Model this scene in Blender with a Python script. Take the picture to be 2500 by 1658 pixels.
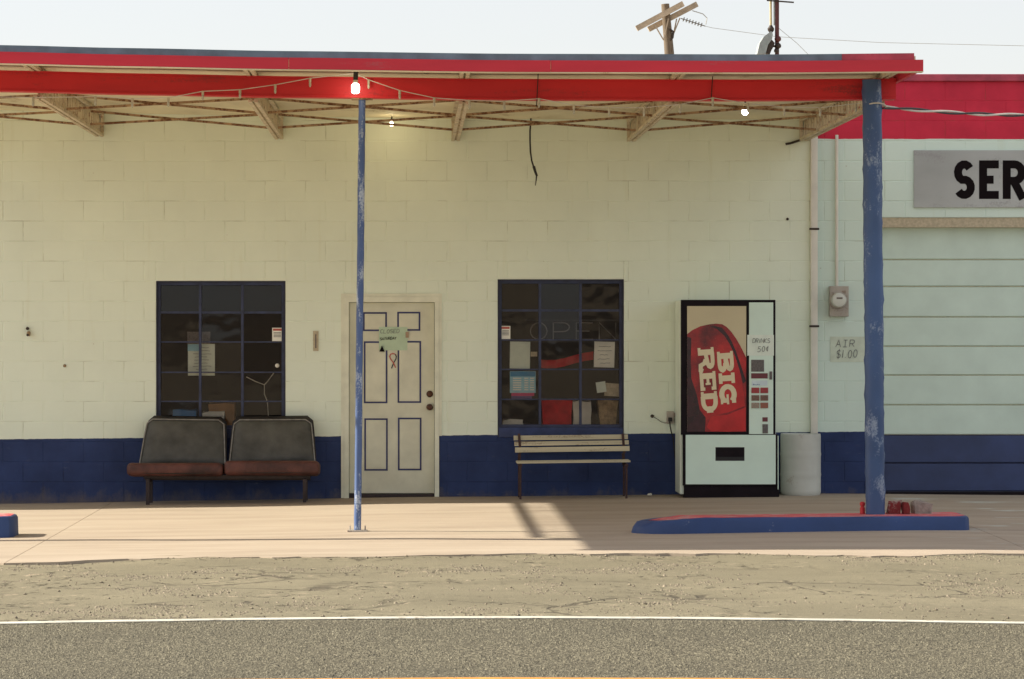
import bpy, bmesh, math, random
from mathutils import Vector, Matrix
random.seed(7)
for o in list(bpy.data.objects): bpy.data.objects.remove(o)
sc = bpy.context.scene
col = sc.collection
R = math.radians

# ------------------------------------------------------------------ camera
F = 7500.0; D = 31.25; CZ = 1.6875; VX = 1010.0; HY = 808.0     # focal px, metres to wall, eye height, vanishing point
cam_d = bpy.data.cameras.new('camera'); cam = bpy.data.objects.new('camera', cam_d); col.objects.link(cam)
cam.location = (0, -D, CZ); cam.rotation_euler = (R(90), 0, 0)
cam_d.sensor_width = 36; cam_d.lens = 36*F/2500
cam_d.shift_x = (1250-VX)/2500; cam_d.shift_y = -(829-HY)/2500
cam_d.clip_end = 6000; cam_d.clip_start = 0.1
sc.camera = cam
# ------------------------------------------------------------------ sky, sun, exposure
SUN_EL = 30.95; SUN_AZ = 10.5        # elevation; degrees behind the wall plane, from the left
w = bpy.data.worlds.new('World'); sc.world = w; w.use_nodes = True
nt = w.node_tree; bg = nt.nodes['Background']
sky = nt.nodes.new('ShaderNodeTexSky'); sky.sky_type = 'NISHITA'; sky.sun_disc = False
sky.sun_elevation = R(SUN_EL); sky.sun_rotation = R(-(90-SUN_AZ))
sky.altitude = 600; sky.air_density = 1.0; sky.dust_density = 2.0; sky.ozone_density = 1.5
veil = nt.nodes.new('ShaderNodeMix'); veil.data_type = 'RGBA'      # thin white haze evenly over the whole sky
veil.inputs[0].default_value = 0.72; veil.inputs[7].default_value = (3.74, 3.55, 3.38, 1)
nt.links.new(sky.outputs[0], veil.inputs[6]); nt.links.new(veil.outputs[2], bg.inputs[0]); bg.inputs[1].default_value = 0.12
sd = bpy.data.lights.new('sun', 'SUN'); so = bpy.data.objects.new('sun', sd); col.objects.link(so)
sd.energy = 5.0; sd.angle = R(0.5); sd.color = (1.0, 0.92, 0.76)
tow = Vector((-math.cos(R(SUN_EL))*math.cos(R(SUN_AZ)), math.cos(R(SUN_EL))*math.sin(R(SUN_AZ)), math.sin(R(SUN_EL))))
so.rotation_euler = tow.to_track_quat('Z', 'Y').to_euler(); so.location = (-20, 4, 14)
sc.view_settings.view_transform = 'Standard'; sc.view_settings.look = 'None'
sc.view_settings.gamma = 1; sc.view_settings.use_curve_mapping = False
sc.view_settings.exposure = 1.0
sc.render.engine = 'CYCLES'

# ------------------------------------------------------------------ pixel helpers
def P(px, py, y=0.0):                      # photo pixel -> point on the plane at depth y
    d = D+y
    return ((px-VX)*d/F, y, CZ+(HY-py)*d/F)
def PX(px, y=0.0): return (px-VX)*(D+y)/F
def PZ(py, y=0.0): return CZ+(HY-py)*(D+y)/F
def lerp_pts(x, pts):
    if x <= pts[0][0]: return pts[0][1]
    for (a, b), (c, d) in zip(pts, pts[1:]):
        if x <= c:
            t = (x-a)/(c-a); t = t*t*(3-2*t)*.5+t*.5
            return b+(d-b)*t
    return pts[-1][1]
def zg(x, y):                              # level of the forecourt and road
    a = lerp_pts(x, [(-9, -.09), (-4.2, -.071), (-2.2, -.04), (.21, 0), (4.1, .035), (6.2, .017), (11, 0)])
    b = -0.08*(1-math.exp(-0.0046*(x-.58)**2/0.08))
    t = min(1, max(0, (-y-5.0)/7.0)); t = t*t*(3-2*t)
    return a+(b-a)*t
def G(px, py, h=0.0):                      # photo pixel -> point on the ground (h above it)
    z = 0.0
    for i in range(12):
        d = (CZ-z)*F/(py-HY); x = (px-VX)*d/F; z = zg(x, d-D)+h
    return (x, d-D, z)
def dzc(x):                                # the canopy bends up to the left
    return lerp_pts(x, [(-5.3, .125), (-3.33, .07), (-2.36, .047), (-1.02, .022), (.82, 0), (2.94, -.005), (4.2, .006)])

# ------------------------------------------------------------------ materials
MATS = {}
def newmat(name):
    m = bpy.data.materials.new(name); m.use_nodes = True
    return m, m.node_tree, m.node_tree.nodes['Principled BSDF']
def N(t, kind, **kw):
    n = t.nodes.new(kind)
    for k, v in kw.items():
        if k in n.inputs.keys() if hasattr(n.inputs, 'keys') else False: n.inputs[k].default_value = v
        else: setattr(n, k, v)
    return n
def pos(t, scale=(1, 1, 1), obj=False):
    if obj:
        g = t.nodes.new('ShaderNodeTexCoord').outputs['Object']
    else:
        g = t.nodes.new('ShaderNodeNewGeometry').outputs['Position']
    mp = t.nodes.new('ShaderNodeMapping'); mp.inputs['Scale'].default_value = scale
    t.links.new(g, mp.inputs[0]); return mp.outputs[0]
def noise(t, vec, scale, detail=4, rough=.55):
    n = t.nodes.new('ShaderNodeTexNoise'); n.inputs['Scale'].default_value = scale
    n.inputs['Detail'].default_value = detail; n.inputs['Roughness'].default_value = rough
    t.links.new(vec, n.inputs['Vector']); return n.outputs['Fac']
def ramp(t, fac, stops):
    r = t.nodes.new('ShaderNodeValToRGB')
    els = r.color_ramp.elements
    while len(els) < len(stops): els.new(.5)
    for e, (p, c) in zip(els, stops):
        e.position = p; e.color = (c, c, c, 1) if isinstance(c, (int, float)) else (*c, 1)
    t.links.new(fac, r.inputs[0]); return r.outputs[0]
def mix(t, fac, a, b, mode='MIX'):
    m = t.nodes.new('ShaderNodeMix'); m.data_type = 'RGBA'; m.blend_type = mode
    for i, v in ((0, fac), (6, a), (7, b)):
        if isinstance(v, (int, float)): m.inputs[i].default_value = v
        elif isinstance(v, tuple): m.inputs[i].default_value = (*v, 1)
        else: t.links.new(v, m.inputs[i])
    return m.outputs[2]
def math_(t, op, a, b=0.0, c=None):
    m = t.nodes.new('ShaderNodeMath'); m.operation = op
    for i, v in enumerate((a, b) if c is None else (a, b, c)):
        if isinstance(v, (int, float)): m.inputs[i].default_value = v
        else: t.links.new(v, m.inputs[i])
    return m.outputs[0]
def bump(t, b, h, strength=.3, dist=.01, chain=None):
    n = t.nodes.new('ShaderNodeBump'); n.inputs['Strength'].default_value = strength; n.inputs['Distance'].default_value = dist
    t.links.new(h, n.inputs['Height'])
    if chain is not None: t.links.new(chain, n.inputs['Normal'])
    t.links.new(n.outputs[0], b.inputs['Normal']); return n.outputs[0]
def simple(name, c, rough=.6, metal=0.0, var=.12, scale=6, bmp=0.0, bscale=40, emit=None, spec=None, obj=False):
    m, t, b = newmat(name)
    v = pos(t, obj=obj)
    n = noise(t, v, scale, 5)
    lo = tuple(x*(1-var*1.6) for x in c); hi = tuple(min(1, x*(1+var)) for x in c)
    colr = ramp(t, n, [(.28, lo), (.72, hi)])
    t.links.new(colr, b.inputs['Base Color'])
    b.inputs['Roughness'].default_value = rough; b.inputs['Metallic'].default_value = metal
    if spec is not None: b.inputs['Specular IOR Level'].default_value = spec
    if bmp: bump(t, b, noise(t, v, bscale, 3), bmp, .01)
    if emit:
        b.inputs['Emission Color'].default_value = (*emit[0], 1); b.inputs['Emission Strength'].default_value = emit[1]
    MATS[name] = m; return m

def worn(name, c, chip, scale=9, amount=.62, stretch=(1, 1, 1), rough=.6, bmp=.15, fine=60, second=None):
    """paint with irregular worn patches of another colour"""
    m, t, b = newmat(name)
    v = pos(t, stretch)
    n = noise(t, v, scale, 8, .68)
    f = noise(t, pos(t), fine, 3, .7)
    k = math_(t, 'ADD', math_(t, 'MULTIPLY', n, .75), math_(t, 'MULTIPLY', f, .25))
    msk = ramp(t, k, [(amount-.03, 0.0), (amount+.05, 1.0)])
    base = ramp(t, noise(t, v, scale*.35, 4), [(.3, tuple(x*.78 for x in c)), (.7, tuple(min(1, x*1.15) for x in c))])
    t.links.new(mix(t, msk, base, chip), b.inputs['Base Color'])
    b.inputs['Roughness'].default_value = rough
    bump(t, b, k, bmp, .01)
    MATS[name] = m; return m

def painted_wall(name, white, blue, red=None, red_z=None, joint=False):
    """white masonry paint over a hand-painted blue base band (and a red band at the top)"""
    m, t, b = newmat(name)
    g = t.nodes.new('ShaderNodeNewGeometry').outputs['Position']
    sx = t.nodes.new('ShaderNodeSeparateXYZ'); t.links.new(g, sx.inputs[0])
    v = pos(t)
    wob = math_(t, 'MULTIPLY', math_(t, 'SUBTRACT', noise(t, v, 5, 5, .7), .5), .022)
    line = math_(t, 'ADD', math_(t, 'MULTIPLY_ADD', sx.outputs[0], .0088, .6225), wob)
    isblue = math_(t, 'LESS_THAN', sx.outputs[2], line)
    wn = noise(t, v, 1.1, 6, .6); wf = noise(t, v, 30, 3)
    wcol = ramp(t, wn, [(.3, tuple(x*.93 for x in white)), (.65, white)])
    streak = noise(t, pos(t, (9, 9, .7)), 1.0, 5, .6)
    wcol = mix(t, ramp(t, streak, [(.60, 0.0), (.80, .35)]), wcol, (white[0]*.80, white[1]*.75, white[2]*.62))
    spot = noise(t, v, 26, 2, .5)
    wcol = mix(t, ramp(t, spot, [(.76, 0.0), (.80, .45)]), wcol, (.35, .30, .20))
    bcol = ramp(t, noise(t, v, 2.2, 6, .65), [(.3, tuple(x*.72 for x in blue)), (.7, tuple(x*1.2 for x in blue))])
    dust = noise(t, pos(t, (1, 1, 3)), 7, 5)
    bcol = mix(t, ramp(t, dust, [(.62, 0.0), (.85, .25)]), bcol, (.16, .15, .16))
    splash = math_(t, 'ADD', math_(t, 'MULTIPLY', sx.outputs[2], -3.2), math_(t, 'MULTIPLY', noise(t, pos(t, (1, 1, .6)), 6, 6, .7), 1.5))
    bcol = mix(t, ramp(t, splash, [(.55, 0.0), (1.0, .55)]), bcol, (.17, .14, .11))
    scuff = noise(t, pos(t, (.7, 1, 2.5)), 5, 8, .75)
    bcol = mix(t, ramp(t, scuff, [(.64, 0.0), (.69, .45)]), bcol, (.17, .19, .25))
    c = mix(t, isblue, wcol, bcol)
    if red:
        wr = math_(t, 'ADD', math_(t, 'MULTIPLY', math_(t, 'SUBTRACT', noise(t, v, 4, 4), .5), .02), red_z)
        isred = math_(t, 'GREATER_THAN', sx.outputs[2], wr)
        rcol = ramp(t, noise(t, v, 2.5, 6), [(.3, tuple(x*.82 for x in red)), (.7, tuple(min(1, x*1.12) for x in red))])
        c = mix(t, isred, c, rcol)
    if joint:       # paint has cracked open along some of the mortar lines
        jm = ramp(t, noise(t, v, 2.6, 5, .6), [(.50, 0.0), (.68, .42)])
        c = mix(t, jm, c, mix(t, isblue, (.20, .15, .08), (.008, .010, .03)))
    t.links.new(c, b.inputs['Base Color'])
    b.inputs['Roughness'].default_value = .7; b.inputs['Specular IOR Level'].default_value = .25
    hgt = math_(t, 'ADD', math_(t, 'MULTIPLY', noise(t, v, 90, 3, .7), .5), noise(t, v, 12, 3))
    bump(t, b, hgt, .22, .006)
    MATS[name] = m; return m

painted_wall('wall_paint', (.83, .91, .77), (.028, .048, .138))
painted_wall('garage_paint', (.69, .83, .745), (.028, .048, .138), red=(.60, .030, .065), red_z=PZ(339))
painted_wall('wall_joint', (.83, .91, .77), (.028, .048, .138), joint=True)
painted_wall('garage_joint', (.69, .83, .745), (.028, .048, .138), red=(.60, .030, .065), red_z=PZ(339), joint=True)
simple('door_leaf_blue', (.028, .048, .138), .5, var=.2, scale=3)
simple('door_leaf_white', (.62, .76, .67), .5, var=.06, scale=2.5, bmp=.05)
simple('mortar', (.62, .60, .50), .9)
simple('reveal_navy', (.018, .020, .045), .55, var=.3)
simple('steel_navy', (.028, .038, .095), .45, var=.3, scale=14)
simple('door_paint', (.70, .70, .55), .5, var=.09, scale=3.5, bmp=.04)
simple('door_casing', (.78, .80, .65), .55, var=.08, scale=6)
simple('outline_blue', (.030, .035, .13), .6, var=.2)
simple('bronze', (.10, .045, .028), .4, .6, var=.3, scale=50)
worn('fascia_red', (.60, .020, .042), (.46, .06, .075), scale=4, amount=.60, stretch=(.25, 1, 2), rough=.6, bmp=.06)
worn('beam_red', (.60, .014, .022), (.36, .02, .025), scale=4, amount=.60, stretch=(.25, 1, 2), rough=.6, bmp=.06)
simple('drip_grey', (.12, .20, .26), .45, var=.22, scale=5)
simple('drip_red', (.42, .05, .09), .5, var=.25, scale=5)
worn('soffit', (.78, .71, .50), (.54, .44, .26), scale=3.5, amount=.60, stretch=(1, .35, 1), rough=.7, bmp=.05)
worn('joist_paint', (.62, .54, .38), (.28, .16, .09), scale=12, amount=.56, rough=.7)
worn('bridging_rust', (.42, .28, .16), (.16, .07, .035), scale=18, amount=.50, rough=.8)
worn('post_blue', (.042, .090, .215), (.24, .30, .40), scale=7, amount=.575, stretch=(1, 1, .45), rough=.5, bmp=.5)
worn('thin_post_blue', (.065, .115, .27), (.46, .52, .60), scale=10, amount=.55, stretch=(1, 1, .25), rough=.45, bmp=.2)
worn('kerb_blue', (.020, .052, .165), (.24, .27, .33), scale=6, amount=.64, rough=.6, bmp=.4)
worn('kerb_red', (.58, .065, .085), (.52, .27, .27), scale=6, amount=.53, rough=.6, bmp=.3)
worn('block_rubble', (.20, .022, .022), (.32, .26, .22), scale=7, amount=.54, rough=.9, bmp=.8)
simple('rubble_pale', (.30, .25, .215), .9, var=.25, scale=22, bmp=.8)
simple('bollard_red', (.58, .03, .035), .5)
simple('machine_white', (.70, .88, .77), .35, var=.04, scale=3)
simple('machine_side', (.76, .84, .72), .4, var=.06, scale=3)
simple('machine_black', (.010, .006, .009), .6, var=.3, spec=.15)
simple('machine_beige', (.60, .53, .34), .3, var=.04, scale=2)
simple('lettering_cream', (.76, .67, .44), .35, var=.04)
simple('slot_black', (.006, .005, .006), .5)
simple('control_grey', (.14, .125, .12), .5, var=.3, scale=60)
simple('control_maroon', (.16, .035, .045), .5)
simple('control_red', (.33, .04, .045), .5)
simple('control_brown', (.20, .11, .08), .5, var=.3, scale=80)
simple('control_tan', (.34, .27, .21), .5, var=.3, scale=80)
simple('control_rust', (.30, .11, .07), .5)
simple('label_ice', (.62, .74, .78), .4)
simple('ink_blue', (.10, .18, .34), .7)
simple('ink_grey', (.16, .17, .17), .8, var=.2)
simple('ink_black', (.010, .007, .008), .9, spec=.08)
simple('paper_green', (.52, .66, .48), .8, var=.06, scale=10)
simple('paper_white', (.88, .89, .80), .8, var=.05, scale=9)
simple('paper_mint', (.78, .88, .78), .8, var=.05, scale=9)
simple('paper_faded', (.62, .70, .58), .8, var=.10, scale=9)
simple('sill_blue', (.026, .043, .13), .6, var=.25, scale=8)
simple('paper_blue', (.36, .66, .78), .7, var=.12, scale=10)
simple('poster_blue', (.05, .26, .48), .6)
simple('poster_pale', (.55, .68, .72), .6)
simple('poster_pink', (.60, .03, .16), .6)
simple('poster_violet', (.12, .07, .25), .6)
simple('ribbon_red', (.55, .12, .09), .6)
simple('ribbon_navy', (.02, .02, .05), .6)
simple('tape_brown', (.42, .29, .19), .6)
simple('seat_grey', (.080, .080, .070), .55, var=.30, scale=5, bmp=.25, bscale=120)
simple('seat_shell', (.016, .014, .014), .5)
simple('seat_piping', (.26, .25, .23), .5, var=.25, scale=20)
simple('seat_red', (.105, .034, .025), .6, var=.45, scale=6, bmp=.3, bscale=60)
simple('dark_steel', (.035, .022, .022), .5, .3, var=.3, scale=20)
worn('slat_wood', (.56, .51, .36), (.28, .22, .15), scale=5, amount=.58, stretch=(.3, 3, 6), rough=.75)
simple('bench_iron', (.055, .025, .022), .7, var=.3, scale=25)
worn('barrel_white', (.60, .615, .56), (.36, .32, .27), scale=4, amount=.60, rough=.5, bmp=.1)
worn('galvanised', (.42, .38, .33), (.26, .20, .16), scale=12, amount=.56, rough=.5)
simple('pipe_white', (.74, .72, .64), .5, var=.08, scale=4)
simple('meter_glass', (.62, .64, .58), .15, var=.05)
simple('meter_dark', (.16, .13, .11), .5)
simple('iron_dark', (.045, .030, .024), .6, .2, var=.3, scale=40)
simple('brass_rust', (.32, .22, .12), .6, .2, var=.4, scale=60)
simple('tan_plate', (.50, .43, .30), .6, var=.15, scale=40)
simple('cable_black', (.012, .011, .012), .6)
simple('cable_white', (.62, .60, .54), .6)
simple('cable_grey', (.28, .23, .23), .5, var=.4, scale=30)
simple('bulb_socket', (.50, .45, .33), .5)
simple('bulb_clear', (.50, .48, .38), .2, var=.2, scale=90)
simple('bulb_lit', (1, .95, .80), .4, emit=((1.0, .86, .58), 9.0))
simple('bulb_glass_lit', (1, 1, .95), .4, emit=((1.0, .97, .86), 7.0))
worn('sign_metal', (.42, .44, .43), (.31, .31, .31), scale=2.6, amount=.57, stretch=(.8, 1, 1.4), rough=.45, bmp=.05)
worn('pole_wood', (.17, .13, .092), (.07, .05, .035), scale=10, amount=.55, stretch=(3, 3, .3), rough=.9, bmp=.3)
simple('crossarm_wood', (.48, .39, .29), .9, var=.2, scale=6)
simple('mast_pale', (.46, .38, .22), .6)
simple('mast_red', (.10, .018, .018), .5)
simple('lamp_grey', (.30, .33, .33), .5, var=.2)
simple('insulator', (.20, .19, .17), .4)
simple('wire', (.42, .42, .40), .6)
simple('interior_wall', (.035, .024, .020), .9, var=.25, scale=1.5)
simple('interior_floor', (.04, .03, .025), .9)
simple('roofing', (.20, .19, .18), .9)
simple('counter_wood', (.13, .08, .05), .6)
simple('box_blue', (.06, .24, .52), .6)
simple('clutter_brown', (.40, .21, .09), .8)
simple('cloth_red', (.70, .020, .030), .8, var=.2, scale=8)
simple('basket_tan', (.46, .32, .17), .8, var=.3, scale=30)
simple('neon_glass', (.22, .21, .21), .3)
simple('white_plastic', (.80, .78, .68), .5)
worn('paint_white', (.56, .54, .47), (.22, .19, .14), scale=9, amount=.57, rough=.7, bmp=.3, fine=120)
simple('paint_yellow', (.66, .28, .05), .7, var=.18, scale=8, bmp=.3, bscale=80)
simple('stone', (.215, .18, .13), .9, var=.75, scale=60)
simple('chip_stone', (.155, .14, .098), .85, var=.7, scale=75)
simple('hills', (.14, .11, .08), .95, var=.3, scale=.02)

def mk_glass():
    m, t, b = newmat('window_glass'); t.nodes.remove(b)
    out = t.nodes['Material Output']
    tr = t.nodes.new('ShaderNodeBsdfTransparent'); tr.inputs[0].default_value = (.93, .90, .86, 1)
    gl = t.nodes.new('ShaderNodeBsdfGlossy'); gl.inputs['Roughness'].default_value = .03
    v = pos(t)
    bp = t.nodes.new('ShaderNodeBump'); bp.inputs['Strength'].default_value = .12; bp.inputs['Distance'].default_value = .02
    t.links.new(noise(t, v, 2.5, 2), bp.inputs['Height']); t.links.new(bp.outputs[0], gl.inputs['Normal'])
    df = t.nodes.new('ShaderNodeBsdfDiffuse'); df.inputs[0].default_value = (.07, .05, .045, 1)
    fr = t.nodes.new('ShaderNodeFresnel'); fr.inputs[0].default_value = 1.5
    m1 = t.nodes.new('ShaderNodeMixShader'); t.links.new(fr.outputs[0], m1.inputs[0]); t.links.new(tr.outputs[0], m1.inputs[1]); t.links.new(gl.outputs[0], m1.inputs[2])
    dirt = ramp(t, noise(t, v, 3.5, 6, .65), [(.35, .01), (.75, .10)])
    m2 = t.nodes.new('ShaderNodeMixShader'); t.links.new(dirt, m2.inputs[0]); t.links.new(m1.outputs[0], m2.inputs[1]); t.links.new(df.outputs[0], m2.inputs[2])
    t.links.new(m2.outputs[0], out.inputs[0]); MATS['window_glass'] = m
mk_glass()

def mk_can():       # printed picture on the drinks machine: deep red can, mottled with droplets
    m, t, b = newmat('can_red')
    v = pos(t)
    n = noise(t, v, 3.2, 5, .6)
    c = ramp(t, n, [(.34, (.10, .006, .012)), (.50, (.30, .010, .015)), (.66, (.52, .018, .020))])
    sp = noise(t, v, 110, 2)
    c = mix(t, ramp(t, sp, [(.62, 0.0), (.75, .5)]), c, (.55, .16, .14))
    t.links.new(c, b.inputs['Base Color']); b.inputs['Roughness'].default_value = .22
    MATS['can_red'] = m
mk_can()
simple('can_dark', (.035, .006, .012), .25, var=.4, scale=9)
simple('can_bright', (.52, .014, .018), .25, var=.18, scale=6)

def mk_concrete():
    m, t, b = newmat('concrete')
    v = pos(t); vs = pos(t, (.35, 1.6, 1))
    c = ramp(t, noise(t, vs, 1.6, 7, .6), [(.28, (.32, .258, .200)), (.52, (.40, .330, .258)), (.78, (.455, .385, .305))])
    st = noise(t, pos(t, (.22, 2.2, 1)), 2.2, 5, .6)
    c = mix(t, ramp(t, st, [(.56, 0.0), (.72, .45)]), c, (.30, .245, .175))
    lo = noise(t, v, .7, 4)
    c = mix(t, ramp(t, lo, [(.55, 0.0), (.75, .35)]), c, (.34, .305, .22))
    fine = noise(t, v, 160, 3, .7)
    c = mix(t, ramp(t, fine, [(.35, .22), (.6, 0.0)]), c, (.24, .20, .15))
    # worn, paint-splashed patch at the far right
    sx = t.nodes.new('ShaderNodeSeparateXYZ'); t.links.new(t.nodes.new('ShaderNodeNewGeometry').outputs['Position'], sx.inputs[0])
    right = ramp(t, math_(t, 'MULTIPLY', math_(t, 'SUBTRACT', sx.outputs[0], 4.0), .8), [(.0, 0.0), (.6, 1.0)])
    pt = noise(t, pos(t, (.6, 2.4, 1)), 1.9, 6, .62)
    c = mix(t, math_(t, 'MULTIPLY', right, ramp(t, pt, [(.585, 0.0), (.63, .75)])), c, (.55, .60, .56))
    c = mix(t, math_(t, 'MULTIPLY', right, ramp(t, pt, [(.30, .6), (.42, 0.0)])), c, (.17, .14, .12))
    t.links.new(c, b.inputs['Base Color']); b.inputs['Roughness'].default_value = .85; b.inputs['Specular IOR Level'].default_value = .3
    h = math_(t, 'ADD', noise(t, v, 60, 4, .7), math_(t, 'MULTIPLY', noise(t, v, 4, 3), 1.5))
    bump(t, b, h, .25, .008); MATS['concrete'] = m
mk_concrete()

def mk_shoulder():
    m, t, b = newmat('old_asphalt')
    v = pos(t)
    warp = t.nodes.new('ShaderNodeTexNoise'); warp.inputs['Scale'].default_value = 1.4; t.links.new(v, warp.inputs['Vector'])
    vm = t.nodes.new('ShaderNodeVectorMath'); vm.operation = 'MULTIPLY_ADD'
    t.links.new(warp.outputs['Color'], vm.inputs[0]); vm.inputs[1].default_value = (.5, .5, 0); t.links.new(v, vm.inputs[2])
    c = ramp(t, noise(t, pos(t, (.35, .8, 1)), 1.3, 8, .66), [(.28, (.17, .15, .10)), (.55, (.215, .19, .128)), (.78, (.27, .237, .16))])
    peb = noise(t, v, 120, 4, .8)
    c = mix(t, ramp(t, peb, [(.34, .6), (.48, 0.0)]), c, (.09, .078, .054))
    c = mix(t, ramp(t, peb, [(.57, 0.0), (.70, .5)]), c, (.40, .35, .25))
    # ravelled patches: short dark pits and pale bare spots, drawn out along the drive
    gt = ramp(t, noise(t, pos(t, (.6, .9, 1)), 1.6, 5, .6), [(.48, 0.0), (.57, 1.0)])
    pn = noise(t, pos(t, (1, .75, 1)), 9, 8, .74)
    pit = math_(t, 'MULTIPLY', ramp(t, pn, [(.37, 1.0), (.43, 0.0)]), gt)
    pale = math_(t, 'MULTIPLY', ramp(t, pn, [(.57, 0.0), (.66, .75)]), gt)
    c = mix(t, pale, c, (.43, .345, .25))
    c = mix(t, math_(t, 'MULTIPLY', pit, .9), c, (.032, .025, .018))
    # fine cracks
    vo = t.nodes.new('ShaderNodeTexVoronoi'); vo.feature = 'DISTANCE_TO_EDGE'; vo.inputs['Scale'].default_value = 1.0
    fw = t.nodes.new('ShaderNodeTexNoise'); fw.inputs['Scale'].default_value = 9; fw.inputs['Detail'].default_value = 5; t.links.new(v, fw.inputs['Vector'])
    v2 = t.nodes.new('ShaderNodeVectorMath'); v2.operation = 'MULTIPLY_ADD'
    t.links.new(fw.outputs['Color'], v2.inputs[0]); v2.inputs[1].default_value = (.16, .10, 0); t.links.new(vm.outputs[0], v2.inputs[2])
    mp = t.nodes.new('ShaderNodeMapping'); mp.inputs['Scale'].default_value = (1.3, 1.3, 1); t.links.new(v2.outputs[0], mp.inputs[0]); t.links.new(mp.outputs[0], vo.inputs['Vector'])
    gate = ramp(t, noise(t, pos(t, (.4, 1, 1)), 1.1, 4), [(.50, 0.0), (.60, 1.0)])
    cr = math_(t, 'MULTIPLY', ramp(t, vo.outputs['Distance'], [(.012, 1.0), (.035, 0.0)]), gate)
    c = mix(t, math_(t, 'MULTIPLY', cr, .7), c, (.05, .04, .03))
    oil = noise(t, pos(t, (.5, 1.6, 1)), .8, 5, .6)
    c = mix(t, ramp(t, oil, [(.60, 0.0), (.74, .5)]), c, (.12, .105, .072))
    t.links.new(c, b.inputs['Base Color']); b.inputs['Roughness'].default_value = .9; b.inputs['Specular IOR Level'].default_value = .3
    h = math_(t, 'ADD', math_(t, 'MULTIPLY', peb, .6), math_(t, 'MULTIPLY', pn, .8))
    h = math_(t, 'SUBTRACT', math_(t, 'SUBTRACT', h, cr), pit)
    bump(t, b, h, .7, .016); MATS['old_asphalt'] = m
mk_shoulder()

def mk_road():
    m, t, b = newmat('chip_seal')
    v = pos(t)
    nz = t.nodes.new('ShaderNodeTexNoise'); nz.inputs['Scale'].default_value = 60; nz.inputs['Detail'].default_value = 3; t.links.new(v, nz.inputs['Vector'])
    vm = t.nodes.new('ShaderNodeVectorMath'); vm.operation = 'MULTIPLY_ADD'
    t.links.new(nz.outputs['Color'], vm.inputs[0]); vm.inputs[1].default_value = (.018, .018, .018); t.links.new(v, vm.inputs[2])
    vo = t.nodes.new('ShaderNodeTexVoronoi'); vo.inputs['Scale'].default_value = 72; t.links.new(vm.outputs[0], vo.inputs['Vector'])
    sep = t.nodes.new('ShaderNodeSeparateColor'); t.links.new(vo.outputs['Color'], sep.inputs[0])
    chip = ramp(t, sep.outputs[0], [(.0, (.030, .027, .018)), (.25, (.085, .076, .050)), (.70, (.165, .148, .099)), (1.0, (.40, .36, .255))])
    gap = ramp(t, vo.outputs['Distance'], [(.42, 0.0), (.75, 1.0)])
    c = mix(t, math_(t, 'MULTIPLY', gap, .8), chip, (.035, .029, .021))
    cl = noise(t, v, 26, 6, .8)
    c = mix(t, ramp(t, cl, [(.34, .65), (.52, 0.0)]), c, (.055, .047, .033))
    c = mix(t, ramp(t, cl, [(.56, 0.0), (.72, .35)]), c, (.27, .24, .17))
    big = noise(t, pos(t, (.12, 1, 1)), .9, 5, .6)
    c = mix(t, ramp(t, big, [(.38, .55), (.60, 0.0)]), c, (.075, .067, .046))
    t.links.new(c, b.inputs['Base Color']); b.inputs['Roughness'].default_value = .85; b.inputs['Specular IOR Level'].default_value = .3
    h = math_(t, 'ADD', math_(t, 'MULTIPLY', vo.outputs['Distance'], -.6), math_(t, 'MULTIPLY', cl, .9))
    bump(t, b, h, .6, .012); MATS['chip_seal'] = m
mk_road()
def mk_ground():
    m, t, b = newmat('dry_earth'); v = pos(t)
    c = ramp(t, noise(t, v, .15, 8, .65), [(.3, (.23, .18, .12)), (.6, (.33, .265, .18)), (.8, (.24, .21, .12))])
    t.links.new(c, b.inputs['Base Color']); b.inputs['Roughness'].default_value = .95
    MATS['dry_earth'] = m
mk_ground()

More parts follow.
